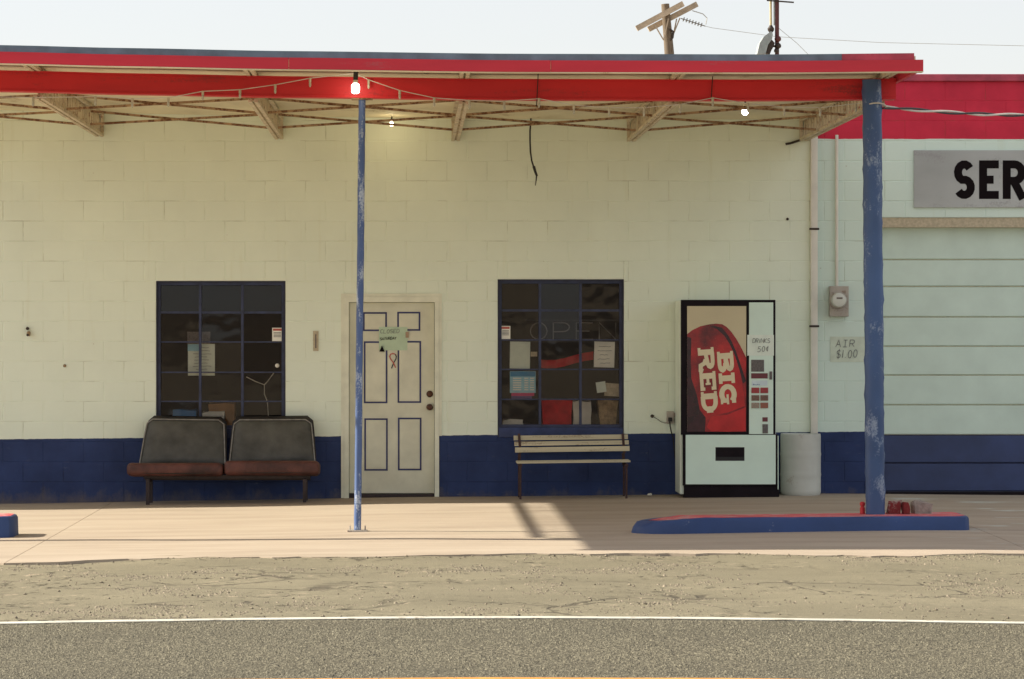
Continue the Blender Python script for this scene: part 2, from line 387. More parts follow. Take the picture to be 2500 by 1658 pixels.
# ------------------------------------------------------------------ mesh helpers
ORG = {}
class MB:
    def __init__(s): s.v = []; s.f = []; s.smooth = False
    def add(s, vs, fs):
        k = len(s.v); s.v += [tuple(p) for p in vs]; s.f += [tuple(i+k for i in f) for f in fs]; return s
    def box(s, x0, x1, y0, y1, z0, z1, bev=0.0):
        if x0 > x1: x0, x1 = x1, x0
        if y0 > y1: y0, y1 = y1, y0
        if z0 > z1: z0, z1 = z1, z0
        if bev <= 0:
            vs = [(x, y, z) for z in (z0, z1) for y in (y0, y1) for x in (x0, x1)]
            return s.add(vs, [(0, 2, 3, 1), (4, 5, 7, 6), (0, 1, 5, 4), (2, 6, 7, 3), (0, 4, 6, 2), (1, 3, 7, 5)])
        bm = bmesh.new(); bmesh.ops.create_cube(bm, size=1)
        for q in bm.verts: q.co = ((x0+x1)/2+q.co.x*(x1-x0), (y0+y1)/2+q.co.y*(y1-y0), (z0+z1)/2+q.co.z*(z1-z0))
        bmesh.ops.bevel(bm, geom=list(bm.edges), offset=bev, segments=2, profile=.6, affect='EDGES')
        return s.bm(bm)
    def bm(s, bm):
        bm.verts.ensure_lookup_table(); bm.verts.index_update()
        s.add([q.co[:] for q in bm.verts], [[q.index for q in f.verts] for f in bm.faces]); bm.free(); return s
    def tube(s, pts, r, n=8, cap=True, r2=None):
        pts = [Vector(p) for p in pts]; rings = []; up = None
        for i, p in enumerate(pts):
            d = (pts[min(i+1, len(pts)-1)]-pts[max(i-1, 0)]).normalized()
            if up is None: up = d.orthogonal().normalized()
            up = (up-d*up.dot(d)).normalized(); si = d.cross(up)
            rr = r if r2 is None else r+(r2-r)*i/(len(pts)-1)
            rings.append([p+(up*math.cos(2*math.pi*k/n)+si*math.sin(2*math.pi*k/n))*rr for k in range(n)])
        k = len(s.v); s.v += [tuple(q) for rg in rings for q in rg]
        for i in range(len(rings)-1):
            for j in range(n):
                s.f.append((k+i*n+j, k+i*n+(j+1) % n, k+(i+1)*n+(j+1) % n, k+(i+1)*n+j))
        if cap:
            s.f.append(tuple(k+j for j in reversed(range(n)))); s.f.append(tuple(k+(len(rings)-1)*n+j for j in range(n)))
        return s
    def bar(s, a, b, w, h=None):
        h = h or w; a = Vector(a); b = Vector(b); d = (b-a).normalized()
        up = Vector((0, 0, 1)) if abs(d.z) < .95 else Vector((0, 1, 0))
        si = d.cross(up).normalized()*w/2; u = si.cross(d).normalized()*h/2
        vs = [q+i*si+j*u for q in (a, b) for i, j in ((-1, -1), (1, -1), (1, 1), (-1, 1))]
        return s.add(vs, [(0, 1, 2, 3), (7, 6, 5, 4), (0, 4, 5, 1), (1, 5, 6, 2), (2, 6, 7, 3), (3, 7, 4, 0)])
    def lathe(s, c, prof, n=20, axis='z'):       # prof: (radius, height along axis)
        k = len(s.v)
        for r, h in prof:
            for j in range(n):
                a = 2*math.pi*j/n; u, q = r*math.cos(a), r*math.sin(a)
                s.v.append((c[0]+u, c[1]+q, c[2]+h) if axis == 'z' else (c[0]+u, c[1]+h, c[2]+q))
        for i in range(len(prof)-1):
            for j in range(n):
                s.f.append((k+i*n+j, k+i*n+(j+1) % n, k+(i+1)*n+(j+1) % n, k+(i+1)*n+j))
        s.f.append(tuple(k+j for j in reversed(range(n)))); s.f.append(tuple(k+(len(prof)-1)*n+j for j in range(n)))
        return s
    def prism(s, pts, y0, y1):                   # xz outline extruded along y (y0 is the face to the camera)
        n = len(pts); k = len(s.v)
        s.v += [(x, y0, z) for x, z in pts]+[(x, y1, z) for x, z in pts]
        s.f.append(tuple(k+i for i in range(n))); s.f.append(tuple(k+n+i for i in reversed(range(n))))
        for i in range(n): s.f.append((k+i, k+n+i, k+n+(i+1) % n, k+(i+1) % n))
        return s
    def sweepx(s, xs, prof, dz):                 # prof (y,z) outline carried along x, lifted by dz(x)
        n = len(prof); k = len(s.v)
        for x in xs: s.v += [(x, y, z+dz(x)) for y, z in prof]
        for i in range(len(xs)-1):
            for j in range(n): s.f.append((k+i*n+j, k+i*n+(j+1) % n, k+(i+1)*n+(j+1) % n, k+(i+1)*n+j))
        s.f.append(tuple(k+j for j in reversed(range(n)))); s.f.append(tuple(k+(len(xs)-1)*n+j for j in range(n)))
        return s
    def ribbon(s, pts, wd, y):                   # flat painted stroke in the xz plane
        P2 = [Vector((p[0], p[1])) for p in pts]
        out = [p for i, p in enumerate(P2) if i == 0 or (p-P2[i-1]).length > 1e-6]; P2 = out
        if len(P2) < 2: return s
        closed = (P2[0]-P2[-1]).length < 1e-5
        L = []
        for i, p in enumerate(P2):
            if closed and i in (0, len(P2)-1): a = (P2[-1]-P2[-2]).normalized(); b = (P2[1]-P2[0]).normalized()
            else:
                a = (P2[i]-P2[i-1]).normalized() if i else None; b = (P2[i+1]-P2[i]).normalized() if i < len(P2)-1 else None
                a = a or b; b = b or a
            t = (a+b)
            t = t.normalized() if t.length > 1e-4 else a
            nrm = Vector((-t.y, t.x)); k = max(.45, nrm.dot(Vector((-a.y, a.x))))
            L.append((p+nrm*wd/2/k, p-nrm*wd/2/k))
        k = len(s.v)
        for q, r in L: s.v += [(q.x, y, q.y), (r.x, y, r.y)]
        for i in range(len(L)-1): s.f.append((k+2*i, k+2*i+1, k+2*i+3, k+2*i+2))
        return s
    def build(s, name, mat, parent=None, smooth=False, loc=None, fix=True):
        me = bpy.data.meshes.new(name)
        o = bpy.data.objects.new(name, me); col.objects.link(o)
        if parent is not None:
            org = ORG[parent.name]; o.parent = parent
        elif loc is not None: org = Vector(loc); o.location = org
        else:
            xs = [q[0] for q in s.v]; ys = [q[1] for q in s.v]; zs = [q[2] for q in s.v]
            org = Vector(((min(xs)+max(xs))/2, (min(ys)+max(ys))/2, min(zs))); o.location = org
        ORG[o.name] = org.copy()
        me.from_pydata([(q[0]-org.x, q[1]-org.y, q[2]-org.z) for q in s.v], [], s.f)
        if fix:
            b = bmesh.new(); b.from_mesh(me); bmesh.ops.recalc_face_normals(b, faces=b.faces); b.to_mesh(me); b.free()
        if smooth:
            for p in me.polygons: p.use_smooth = True
        me.materials.append(MATS[mat]); me.update()
        return o
def smooth_by_angle(o, deg=40):
    me = o.data
    for p in me.polygons: p.use_smooth = True
    b = bmesh.new(); b.from_mesh(me)
    for e in b.edges:
        if len(e.link_faces) == 2 and e.calc_face_angle(0) > R(deg): e.smooth = False
    b.to_mesh(me); b.free(); return o
def tag(o, label=None, cat=None, group=None, kind=None):
    if label: o['label'] = label
    if cat: o['category'] = cat
    if group: o['group'] = group
    if kind: o['kind'] = kind
    return o
def empty(name, loc, label=None, cat=None, group=None):
    o = bpy.data.objects.new(name, None); col.objects.link(o); o.location = loc; o.empty_display_size = .2
    ORG[o.name] = Vector(loc); return tag(o, label, cat, group)
def copy_part(src, parent, offset):
    c = src.copy(); col.objects.link(c); c.parent = parent; c.location = offset; return c
def frange(a, b, st):
    n = max(1, int(round((b-a)/st))); return [a+(b-a)*i/n for i in range(n+1)]

# ------------------------------------------------------------------ stroke letters (unit box)
def arc(cx, cy, rx, ry, a0, a1, n=10): return [(cx+rx*math.cos(R(a0+(a1-a0)*i/n)), cy+ry*math.sin(R(a0+(a1-a0)*i/n))) for i in range(n+1)]
GL = {
 'A': [[(0, 0), (.5, 1), (1, 0)], [(.2, .36), (.82, .36)]],
 'B': [[(0, 0), (0, 1), (.55, 1)]+arc(.55, .77, .35, .23, 90, -90, 6)+[(0, .54)], [(.55, .54)]+arc(.58, .27, .42, .27, 90, -90, 6)+[(0, 0)]],
 'C': [arc(.55, .5, .55, .5, 50, 310, 14)],
 'D': [[(0, 0), (0, 1), (.4, 1)]+arc(.4, .5, .6, .5, 90, -90, 10)+[(0, 0)]],
 'E': [[(1, 1), (0, 1), (0, 0), (1, 0)], [(0, .5), (.8, .5)]],
 'G': [arc(.55, .5, .55, .5, 50, 350, 14)+[(.6, .42)]],
 'I': [[(.5, 0), (.5, 1)]], 'i': [[(.5, 0), (.5, 1)], [(.1, 1), (.9, 1)], [(.1, 0), (.9, 0)]],
 'K': [[(0, 0), (0, 1)], [(.9, 1), (0, .42), (1, 0)]],
 'L': [[(0, 1), (0, 0), (1, 0)]],
 'N': [[(0, 0), (0, 1), (1, 0), (1, 1)]],
 'O': [arc(.5, .5, .5, .5, 90, 450, 16)], '0': [arc(.5, .5, .42, .5, 90, 450, 16)],
 'P': [[(0, 0), (0, 1), (.55, 1)]+arc(.55, .73, .42, .27, 90, -90, 8)+[(0, .46)]],
 'R': [[(0, 0), (0, 1), (.55, 1)]+arc(.55, .74, .42, .26, 90, -90, 8)+[(0, .48)], [(.45, .48), (1, 0)]],
 'S': [arc(.5, .74, .46, .26, 30, 250, 9)+arc(.5, .25, .48, .25, 80, -150, 10)],
 'T': [[(0, 1), (1, 1)], [(.5, 1), (.5, 0)]],
 'U': [[(0, 1), (0, .35)]+arc(.5, .35, .5, .35, 180, 360, 8)+[(1, 1)]],
 'V': [[(0, 1), (.5, 0), (1, 1)]],
 'Y': [[(0, 1), (.5, .5), (1, 1)], [(.5, .5), (.4, 0)]],
 '1': [[(.5, 1), (.5, 0)]], '5': [[(.9, 1), (.2, 1), (.1, .55)]+arc(.45, .33, .48, .33, 120, -150, 10)],
 '.': [[(.4, 0), (.6, .06)]],
 'c': [arc(.5, .45, .4, .33, 60, 300, 10), [(.55, 1), (.5, -.05)]],
 '$': [arc(.5, .72, .42, .24, 30, 250, 9)+arc(.5, .27, .44, .24, 80, -150, 10), [(.55, 1.15), (.45, -.15)]],
 ' ': [],
}
def write(mb, text, o, u, v, wd, gap, thick, y, jit=0.0, rnd=None):
    """o: xz start on the baseline, u/v: xz vectors of one letter width / height"""
    rnd = rnd or random.Random(3)
    cu = 0.0; k = 0
    for ch in text:
        s = .45 if ch in 'I1.' else (.5 if ch == ' ' else 1.0)
        dj = rnd.uniform(-jit, jit); sj = 1+rnd.uniform(-jit, jit)
        for st in GL[ch]:
            pts = [(o[0]+u[0]*(cu+p[0]*wd*s*sj)+v[0]*(p[1]+dj), o[1]+u[1]*(cu+p[0]*wd*s*sj)+v[1]*(p[1]+dj)) for p in st]
            mb.ribbon(pts, thick, y-.0004*(k % 4)); k += 1
        cu += wd*s+gap
    return mb

# ================================================================== SETTING
# ground sheet
g = MB(); ring = [0, 12, 25, 60, 150, 400, 1000, 2500]
g.add([(-2600, -2600, -.26), (2600, -2600, -.26), (2600, 2600, -.26), (-2600, 2600, -.26)], [(0, 1, 2, 3)])
tag(g.build('ground', 'dry_earth', loc=(0, 0, -.26)), kind='structure')
# low hills beyond the far side of the road (they show in the window glass)
h = MB(); rh = random.Random(5); prev = None; n = 60
for i in range(n+1):
    a = R(190+160*i/n); rr = 420
    top = 6+5*math.sin(i*.5)+4*math.sin(i*1.3+1)+rh.uniform(-1.5, 1.5)
    x, y = rr*math.cos(a), rr*math.sin(a)-30
    k = len(h.v); h.v += [(x*.9, y*.9, -.4), (x, y, max(2, top)), (x*1.2, y*1.2, -.4)]
    if i: h.f += [(k-3, k, k+1, k-2), (k-2, k+1, k+2, k-1)]
tag(h.build('hills', 'hills', loc=(0, -400, 0)), kind='structure')

# slab front edge as traced from the photo (continued past the frame)
edge_px = [(0, 1375), (120, 1371), (300, 1364), (560, 1361), (800, 1359), (1000, 1357), (1300, 1352), (1500, 1350), (1700, 1351), (1900, 1355), (2150, 1356), (2500, 1352)]
edge = [G(*p) for p in edge_px]
edge = [(-12, edge[0][1]-.2)]+[(p[0], p[1]) for p in edge]+[(14, edge[-1][1])]
re = random.Random(11)
def yedge(x):
    y = lerp_pts(x, edge)
    return y+.05*math.sin(x*3.1)+.03*math.sin(x*7.7+1)+.03*math.sin(x*17)*math.sin(x*1.3)+.025*math.sin(x*41+2)*math.sin(x*2.2)
def sheet(name, mat, xs, y_near, y_far, nrow, dz, thick, parent=None, kind=None, loc=None, wave=None):
    """strip of ground between two edges y(x), following zg"""
    mb = MB(); k = nrow+1
    for x in xs:
        a, b = y_near(x), y_far(x)
        for j in range(k):
            y = a+(b-a)*j/nrow; mb.v.append((x, y, zg(x, y)+dz+(wave(x, y) if wave else 0)))
    for i in range(len(xs)-1):
        for j in range(nrow): mb.f.append((i*k+j, (i+1)*k+j, (i+1)*k+j+1, i*k+j+1))
    m = len(mb.v)       # skirt down the near edge and both ends
    for x in xs: mb.v.append((x, y_near(x), zg(x, y_near(x))+dz-thick))
    for i in range(len(xs)-1): mb.f.append((i*k, m+i, m+i+1, (i+1)*k))
    for e in (0, len(xs)-1):
        q = len(mb.v)
        for j in range(k): mb.v.append((xs[e], mb.v[e*k+j][1], mb.v[e*k+j][2]-thick))
        for j in range(nrow): mb.f.append((e*k+j, e*k+j+1, q+j+1, q+j))
    o = mb.build(name, mat, parent, loc=loc)
    for p in o.data.polygons: p.use_smooth = False
    if kind: tag(o, kind=kind)
    return o
LINE_Y = lambda x: G(1250, 1508)[1]
# concrete forecourt: a base and the poured slabs lying on it
fc = tag(sheet('forecourt', 'old_asphalt', frange(-12, 14, .5), lambda x: yedge(x)+.12, lambda x: 0.25, 12, -.02, .10, loc=(0, -4, 0)), kind='structure')
ORG['forecourt'] = Vector((0, -4, 0))
JX = [-12, -7.6, -3.06, 4.72, 9.3, 14]
for a, b in zip(JX, JX[1:]):
    sheet('concrete_slab', 'concrete', frange(a+.003, b-.003, .10), yedge, lambda x: 0.0, 30, 0.0, .045, parent=fc)
# asphalt apron between the slabs and the road, the road with its lines
rn = random.Random(4)
def dwave(x, y):
    k = max(0, min(1, (y-LINE_Y(x))*2))
    return k*(.009*math.sin(x*1.9+1)*math.sin(x*.63)+.006*math.sin(x*4.3+y*2)+.004*math.sin(x*2.1-y*5.0))
sheet('driveway', 'old_asphalt', frange(-40, 40, .2), lambda x: LINE_Y(x)-.2, lambda x: (yedge(x) if -12 < x < 14 else -7)+.3, 40, -.009, .1, kind='structure', loc=(0, -10, 0), wave=dwave)
RD = -.005
sheet('road', 'chip_seal', frange(-60, 60, .5), lambda x: LINE_Y(x)-7.2, lambda x: LINE_Y(x)-.02, 16, RD, .1, kind='structure', loc=(0, -16, 0))
tag(sheet('edge_line', 'paint_white', frange(-60, 60, .25), lambda x: LINE_Y(x)-.03+.006*math.sin(x*9), lambda x: LINE_Y(x)+.085+.006*math.sin(x*7+2), 2, RD+.006, .004, loc=(0, -13, 0)), kind='structure')
YC = G(1450, 1654.5)[1]
tag(sheet('centre_line', 'paint_yellow', frange(-60, 60, .25), lambda x: YC-.12, lambda x: YC+.01*math.sin(x*5), 2, RD+.006, .004, loc=(0, -16, 0)), kind='structure')

gv = MB(); rg_ = random.Random(77)
for i in range(1500):
    x = rg_.uniform(-5.5, 7); edge_ = rg_.random() < .35
    y = yedge(x)-abs(rg_.gauss(0, .12)) if edge_ else LINE_Y(x)+.15+rg_.random()**1.4*3.6
    r_ = min(.014, abs(rg_.gauss(.0, .0045))+.0025); z = zg(x, y)-.009+dwave(x, y)+r_*.3
    q = [(x+r_*rg_.uniform(.6, 1.4)*dx, y+r_*rg_.uniform(.6, 1.4)*dy2, z+r_*rg_.uniform(.5, .9)*dz_) for dx, dy2, dz_ in ((1, 0, 0), (-1, 0, 0), (0, 1, 0), (0, -1, 0), (0, 0, 1), (0, 0, -1))]
    gv.add(q, [(0, 2, 4), (2, 1, 4), (1, 3, 4), (3, 0, 4), (2, 0, 5), (1, 2, 5), (3, 1, 5), (0, 3, 5)])
tag(gv.build('loose_stones', 'stone', loc=(0, -10, 0)), 'loose stones scattered over the old asphalt', 'gravel', kind='stuff')

import numpy as np
from mathutils import noise as mnoise
def chips(name, mat, xy, z, r, hgt, parent, seed):
    rs = np.random.RandomState(seed); n = len(xy)
    ang = rs.uniform(0, 6.283, n)
    V = np.zeros((n, 5, 3))
    for k in range(4):
        a = ang+k*math.pi/2+rs.uniform(-.35, .35, n); q = r*rs.uniform(.7, 1.3, n)
        V[:, k, 0] = xy[:, 0]+q*np.cos(a); V[:, k, 1] = xy[:, 1]+q*np.sin(a); V[:, k, 2] = z-.002
    V[:, 4, 0] = xy[:, 0]+r*rs.uniform(-.4, .4, n); V[:, 4, 1] = xy[:, 1]+r*rs.uniform(-.4, .4, n); V[:, 4, 2] = z+hgt
    idx = np.array([[0, 1, 4], [1, 2, 4], [2, 3, 4], [3, 0, 4]])
    T = (idx[None]+np.arange(n)[:, None, None]*5).reshape(-1)
    org = ORG[parent.name] if parent.name in ORG else Vector(parent.location)
    V = V.reshape(-1, 3)-np.array(org)
    me = bpy.data.meshes.new(name); me.vertices.add(n*5); me.vertices.foreach_set('co', V.ravel())
    me.loops.add(n*12); me.loops.foreach_set('vertex_index', T.astype(np.int32))
    me.polygons.add(n*4); me.polygons.foreach_set('loop_start', np.arange(0, n*12, 3, dtype=np.int32))
    me.update(calc_edges=True); me.materials.append(MATS[mat])
    o = bpy.data.objects.new(name, me); col.objects.link(o); o.parent = parent
    return tag(o, kind='stuff')
road_o = bpy.data.objects['road']; drive_o = bpy.data.objects['driveway']
rs0 = np.random.RandomState(12); NCH = 120000
xy = np.stack([rs0.uniform(-3.6, 4.8, NCH), LINE_Y(0)-.05-rs0.uniform(0, 3.25, NCH)], 1)
keep = np.array([mnoise.fractal((p[0]*2.2, p[1]*1.1, 0), 1, 2, 3) for p in xy])
sel = keep > rs0.uniform(-.95, .25, NCH); xy = xy[sel]
zz = np.array([zg(p[0], p[1]) for p in xy])+RD
rr_ = np.clip(np.abs(rs0.normal(.0055, .0022, len(xy))), .003, .012)
chips('stone_chips', 'chip_stone', xy, zz, rr_, rr_*rs0.uniform(.55, 1.05, len(xy)), road_o, 3)
NG = 90000
xy = np.stack([rs0.uniform(-4.6, 6.2, NG), LINE_Y(0)+.12+rs0.uniform(0, 4.9, NG)], 1)
yed = np.array([yedge(p[0]) for p in xy]); xy = xy[xy[:, 1] < yed-.01]
kk = np.array([mnoise.fractal((p[0]*.9, p[1]*1.0, 4), .8, 2, 5) for p in xy]); k2 = np.array([mnoise.fractal((p[0]*5, p[1]*4, 9), .8, 2, 3) for p in xy])
xy = xy[(kk+.55*k2) > rs0.uniform(.12, .75, len(xy))]
zz = np.array([zg(p[0], p[1])-.009+dwave(p[0], p[1]) for p in xy])
rr_ = np.clip(np.abs(rs0.normal(.006, .004, len(xy))), .003, .018)
chips('stone_chips', 'stone', xy, zz, rr_, rr_*rs0.uniform(.5, 1.0, len(xy)), drive_o, 5)

# ================================================================== OFFICE BUILDING
WX0, WX1 = -10.0, PX(1987); WTOP = 3.98; WB = -.14
def rect(px0, px1, py0, py1, y=0): return (PX(px0, y), PX(px1, y), PZ(py1, y), PZ(py0, y))
winL = rect(381, 697, 686, 1070); winR = rect(1215, 1523, 682, 1068); doorO = (PX(840), PX(1072), -.14, PZ(724))
off = empty('office_building', (0, 0, 0), 'white painted concrete block office with a navy base band under the canopy', 'building')
COURSE = 49/240; BLK = 98.5/240; ZJ = PZ(686.5)
def cut(r, holes):
    rs = [r]
    for hx0, hx1, hz0, hz1 in holes:
        nx = []
        for x0, x1, z0, z1 in rs:
            if hx0 >= x1 or hx1 <= x0 or hz0 >= z1 or hz1 <= z0: nx.append((x0, x1, z0, z1)); continue
            if x0 < hx0: nx.append((x0, hx0, z0, z1))
            if x1 > hx1: nx.append((hx1, x1, z0, z1))
            a, b = max(x0, hx0), min(x1, hx1)
            if z0 < hz0: nx.append((a, b, z0, hz0))
            if z1 > hz1: nx.append((a, b, hz1, z1))
        rs = nx
    return rs
def block_mesh_data(wd, ht, g=.0030, ch=.0035, dep=.0035):
    a, b = wd/2-g, ht/2-g
    vs = [(-a, dep, -b), (a, dep, -b), (a, dep, b), (-a, dep, b), (-a+ch, 0, -b+ch), (a-ch, 0, -b+ch), (a-ch, 0, b-ch), (-a+ch, 0, b-ch)]
    return vs, [(4, 5, 6, 7), (0, 1, 5, 4), (1, 2, 6, 5), (2, 3, 7, 6), (3, 0, 4, 7)]
def masonry(thing, wall_part, mat, x0, x1, z0, z1, holes, ysurf, xoff, limit, frame):
    """concrete blocks: those in view as single parts, the rest joined"""
    rb = random.Random(21); meshes = {}; pieces = []
    kmin = int(math.floor((z0-ZJ)/COURSE)); kmax = int(math.ceil((z1-ZJ)/COURSE))
    for k in range(kmin, kmax):
        za, zb = max(z0, ZJ+k*COURSE), min(z1, ZJ+(k+1)*COURSE)
        if zb-za < .02: continue
        xs = xoff+(BLK/2 if k % 2 else 0)
        i0 = int(math.floor((x0-xs)/BLK))
        i = i0
        while xs+i*BLK < x1:
            a, b = max(x0, xs+i*BLK), min(x1, xs+(i+1)*BLK); i += 1
            if b-a < .03: continue
            for r in cut((a, b, za, zb), holes):
                if r[1]-r[0] > .02 and r[3]-r[2] > .02: pieces.append(r)
    cx, cz = frame
    pieces.sort(key=lambda r: -(min(.4, r[1]-r[0])*(r[3]-r[2])) + .0006*abs((r[0]+r[1])/2-cx) + (5 if (r[0] < -4.3 or r[1] > 6.3 or r[3] < .02) else 0))
    rest = MB()
    for n_, r in enumerate(pieces):
        wd, ht = r[1]-r[0], r[3]-r[2]
        c = ((r[0]+r[1])/2, ysurf+rb.uniform(-.0008, .0008), (r[2]+r[3])/2)
        if n_ < limit:
            key = (round(wd, 3), round(ht, 3))
            if key not in meshes:
                me = bpy.data.meshes.new('concrete_block'); vs, fs = block_mesh_data(wd, ht); me.from_pydata(vs, [], fs); me.materials.append(MATS[mat]); me.update(); meshes[key] = me
            o = bpy.data.objects.new('concrete_block', meshes[key]); col.objects.link(o); o.parent = wall_part
            o.location = Vector(c)-ORG[wall_part.name]
        else:
            vs, fs = block_mesh_data(wd, ht); rest.add([(p[0]+c[0], p[1]+c[1], p[2]+c[2]) for p in vs], fs)
    if rest.v: tag(rest.build('concrete_block', mat, wall_part, fix=False), kind='stuff')
def backing(x0, x1, z0, z1, holes, y0, y1):
    mb = MB()
    xs = sorted({x0, x1}|{h for q in holes for h in q[:2] if x0 < h < x1}); zs = sorted({z0, z1}|{h for q in holes for h in q[2:] if z0 < h < z1})
    for a, b in zip(xs, xs[1:]):
        for c, d in zip(zs, zs[1:]):
            mx, mz = (a+b)/2, (c+d)/2
            if any(q[0] < mx < q[1] and q[2] < mz < q[3] for q in holes): continue
            mb.box(a, b, y0, y1, c, d)
    return mb
holes = [winL, winR, doorO]
wall = backing(WX0, WX1, WB, WTOP, holes, .0028, .19).build('wall', 'wall_joint', off)
masonry(off, wall, 'wall_paint', WX0, WX1, WB, WTOP, holes, 0.0, PX(155), 300, (0, 1.5))
MB().box(WX0, WX0+.2, .19, 7, WB, 4.0).box(WX1-.2, WX1, .19, 7, WB, 4.0).box(WX0+.2, WX1-.2, 6.8, 7, WB, 4.0).build('side_wall', 'wall_paint', off)
MB().box(WX0+.2, WX1-.2, .19, 6.8, 3.86, 3.98).build('roof', 'roofing', off)
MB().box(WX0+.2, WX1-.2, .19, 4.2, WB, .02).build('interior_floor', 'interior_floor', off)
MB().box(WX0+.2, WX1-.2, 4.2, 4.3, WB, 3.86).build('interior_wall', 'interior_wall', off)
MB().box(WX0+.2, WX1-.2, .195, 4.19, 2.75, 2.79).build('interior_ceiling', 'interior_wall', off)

# windows
def window(r, vbars, hbars, label):
    x0, x1, z0, z1 = r; fw = .030
    y0, y1 = .055, .095
    win = MB().box(x0, x0+.012, .001, .19, z0, z1).box(x1-.012, x1, .001, .19, z0, z1).box(x0+.012, x1-.012, .001, .19, z1-.012, z1).build('window', 'reveal_navy', off)
    tag(win, label)
    x0 += .012; x1 -= .012; z1 -= .012
    MB().box(x0, x1, -.012, .19, z0, z0+.10, .004).build('sill', 'sill_blue', win)
    z0 += .10
    MB().box(x0, x0+fw, y0, y1, z0, z1).box(x1-fw, x1, y0, y1, z0, z1).box(x0+fw, x1-fw, y0, y1, z0, z0+fw).box(x0+fw, x1-fw, y0, y1, z1-fw, z1).build('frame', 'steel_navy', win)
    vx = [PX(p, .07) for p in vbars]; hz = [PZ(p, .07) for p in hbars]
    for x in vx: MB().box(x-.013, x+.013, y0-.008, y1-.01, z0+fw, z1-fw).build('mullion', 'steel_navy', win)
    cells_x = [x0+fw]+vx+[x1-fw]; cells_z = [z1-fw]+hz+[z0+fw]
    for i, z in enumerate(hz):
        t = .011 if i == 0 else .0065
        for a, b in zip(cells_x, cells_x[1:]):
            a2 = a+(.013 if a in vx else 0); b2 = b-(.013 if b in vx else 0)
            MB().box(a2, b2, y0+.004, y1-.012, z-t, z+t).build('glazing_bar', 'steel_navy', win)
    rg = random.Random(int(abs(x0)*100))
    for a, b in zip(cells_x, cells_x[1:]):
        for c, d in zip(cells_z, cells_z[1:]):
            m = .004; mb = MB(); tx, tz = rg.uniform(-.002, .002), rg.uniform(-.0025, .0025)
            y = .0745
            mb.add([(a+m, y-tx-tz, d+m), (b-m, y+tx-tz, d+m), (b-m, y+tx+tz, c-m), (a+m, y-tx+tz, c-m)], [(0, 1, 2, 3)])
            mb.build('pane', 'window_glass', win, fix=False)
    return win
window(winL, [489, 592], [763, 835, 909, 980], 'steel window behind the black two-seat bench')
window(winR, [1318, 1417], [758, 830, 902, 975], 'steel window above the slatted bench')

# door
dy = .06
dl = (PX(853, dy), PX(1060, dy), PZ(1207, dy), PZ(739, dy))
MB().box(doorO[0], dl[0]-.004, -.018, .19, zg(-.6, 0)-.02, dl[3]+.004).box(dl[1]+.004, doorO[1], -.018, .19, zg(.2, 0)-.02, dl[3]+.004).box(doorO[0], doorO[1], -.018, .19, dl[3]+.004, doorO[3]).build('door_frame', 'door_casing', off)
MB().box(doorO[0]-.03, doorO[0]-.001, -.012, .02, zg(-.6, 0), doorO[3]+.03).box(doorO[1]+.001, doorO[1]+.028, -.012, .02, .62, doorO[3]+.03).box(doorO[0]-.001, doorO[1]+.001, -.012, .02, doorO[3]+.001, doorO[3]+.03).build('door_trim', 'door_casing', off)
door = MB().box(dl[0], dl[1], dy, dy+.045, dl[2]+.012, dl[3]).build('door', 'door_paint', off)
tag(door, 'pale six panel door with panels outlined in blue')
MB().box(doorO[0]+.012, doorO[1]-.012, .02, .19, -.10, dl[2]+.006).build('threshold', 'dark_steel', off)
def zs6(zx, zy): return (820+zx*.4018, 700+zy*.4018)
for (a, b, c, d) in [(170, 305, 160, 265), (378, 508, 158, 263), (175, 308, 337, 703), (380, 513, 335, 701), (178, 310, 805, 1113), (382, 515, 801, 1111)]:
    p0, p1 = zs6(a, c), zs6(b, d)
    x0, x1, z0, z1 = PX(p0[0], dy), PX(p1[0], dy), PZ(p1[1], dy), PZ(p0[1], dy)
    ins = .028
    mb = MB(); yb = dy-.0015; yf = dy-.008
    mb.add([(x0, yb, z0), (x1, yb, z0), (x1, yb, z1), (x0, yb, z1), (x0+ins, yf, z0+ins), (x1-ins, yf, z0+ins), (x1-ins, yf, z1-ins), (x0+ins, yf, z1-ins)],
           [(4, 5, 6, 7), (0, 1, 5, 4), (1, 2, 6, 5), (2, 3, 7, 6), (3, 0, 4, 7)])
    pn = mb.build('panel', 'door_paint', door, fix=False)
    ol = MB(); t = .0085
    ol.box(x0-t, x0+t, dy-.0045, dy-.0005, z0-t, z1+t).box(x1-t, x1+t, dy-.0045, dy-.0005, z0-t, z1+t).box(x0+t, x1-t, dy-.0045, dy-.0005, z0-t, z0+t).box(x0+t, x1-t, dy-.0045, dy-.0005, z1-t, z1+t)
    ol.build('panel_outline', 'outline_blue', door)
for zy, nm in ((652, 'deadbolt'), (732, 'door_knob')):
    px, py = zs6(570, zy); c = P(px, py, dy)
    k = MB().lathe(c, [(.032, .004), (.034, -.006), (.030, -.012), (.018, -.02)] if nm == 'deadbolt' else [(.034, .004), (.034, -.006), (.014, -.012), (.014, -.03), (.028, -.036), (.032, -.052), (.026, -.066), (.010, -.071)], 18, 'y').build(nm, 'bronze', door)
    smooth_by_angle(k)

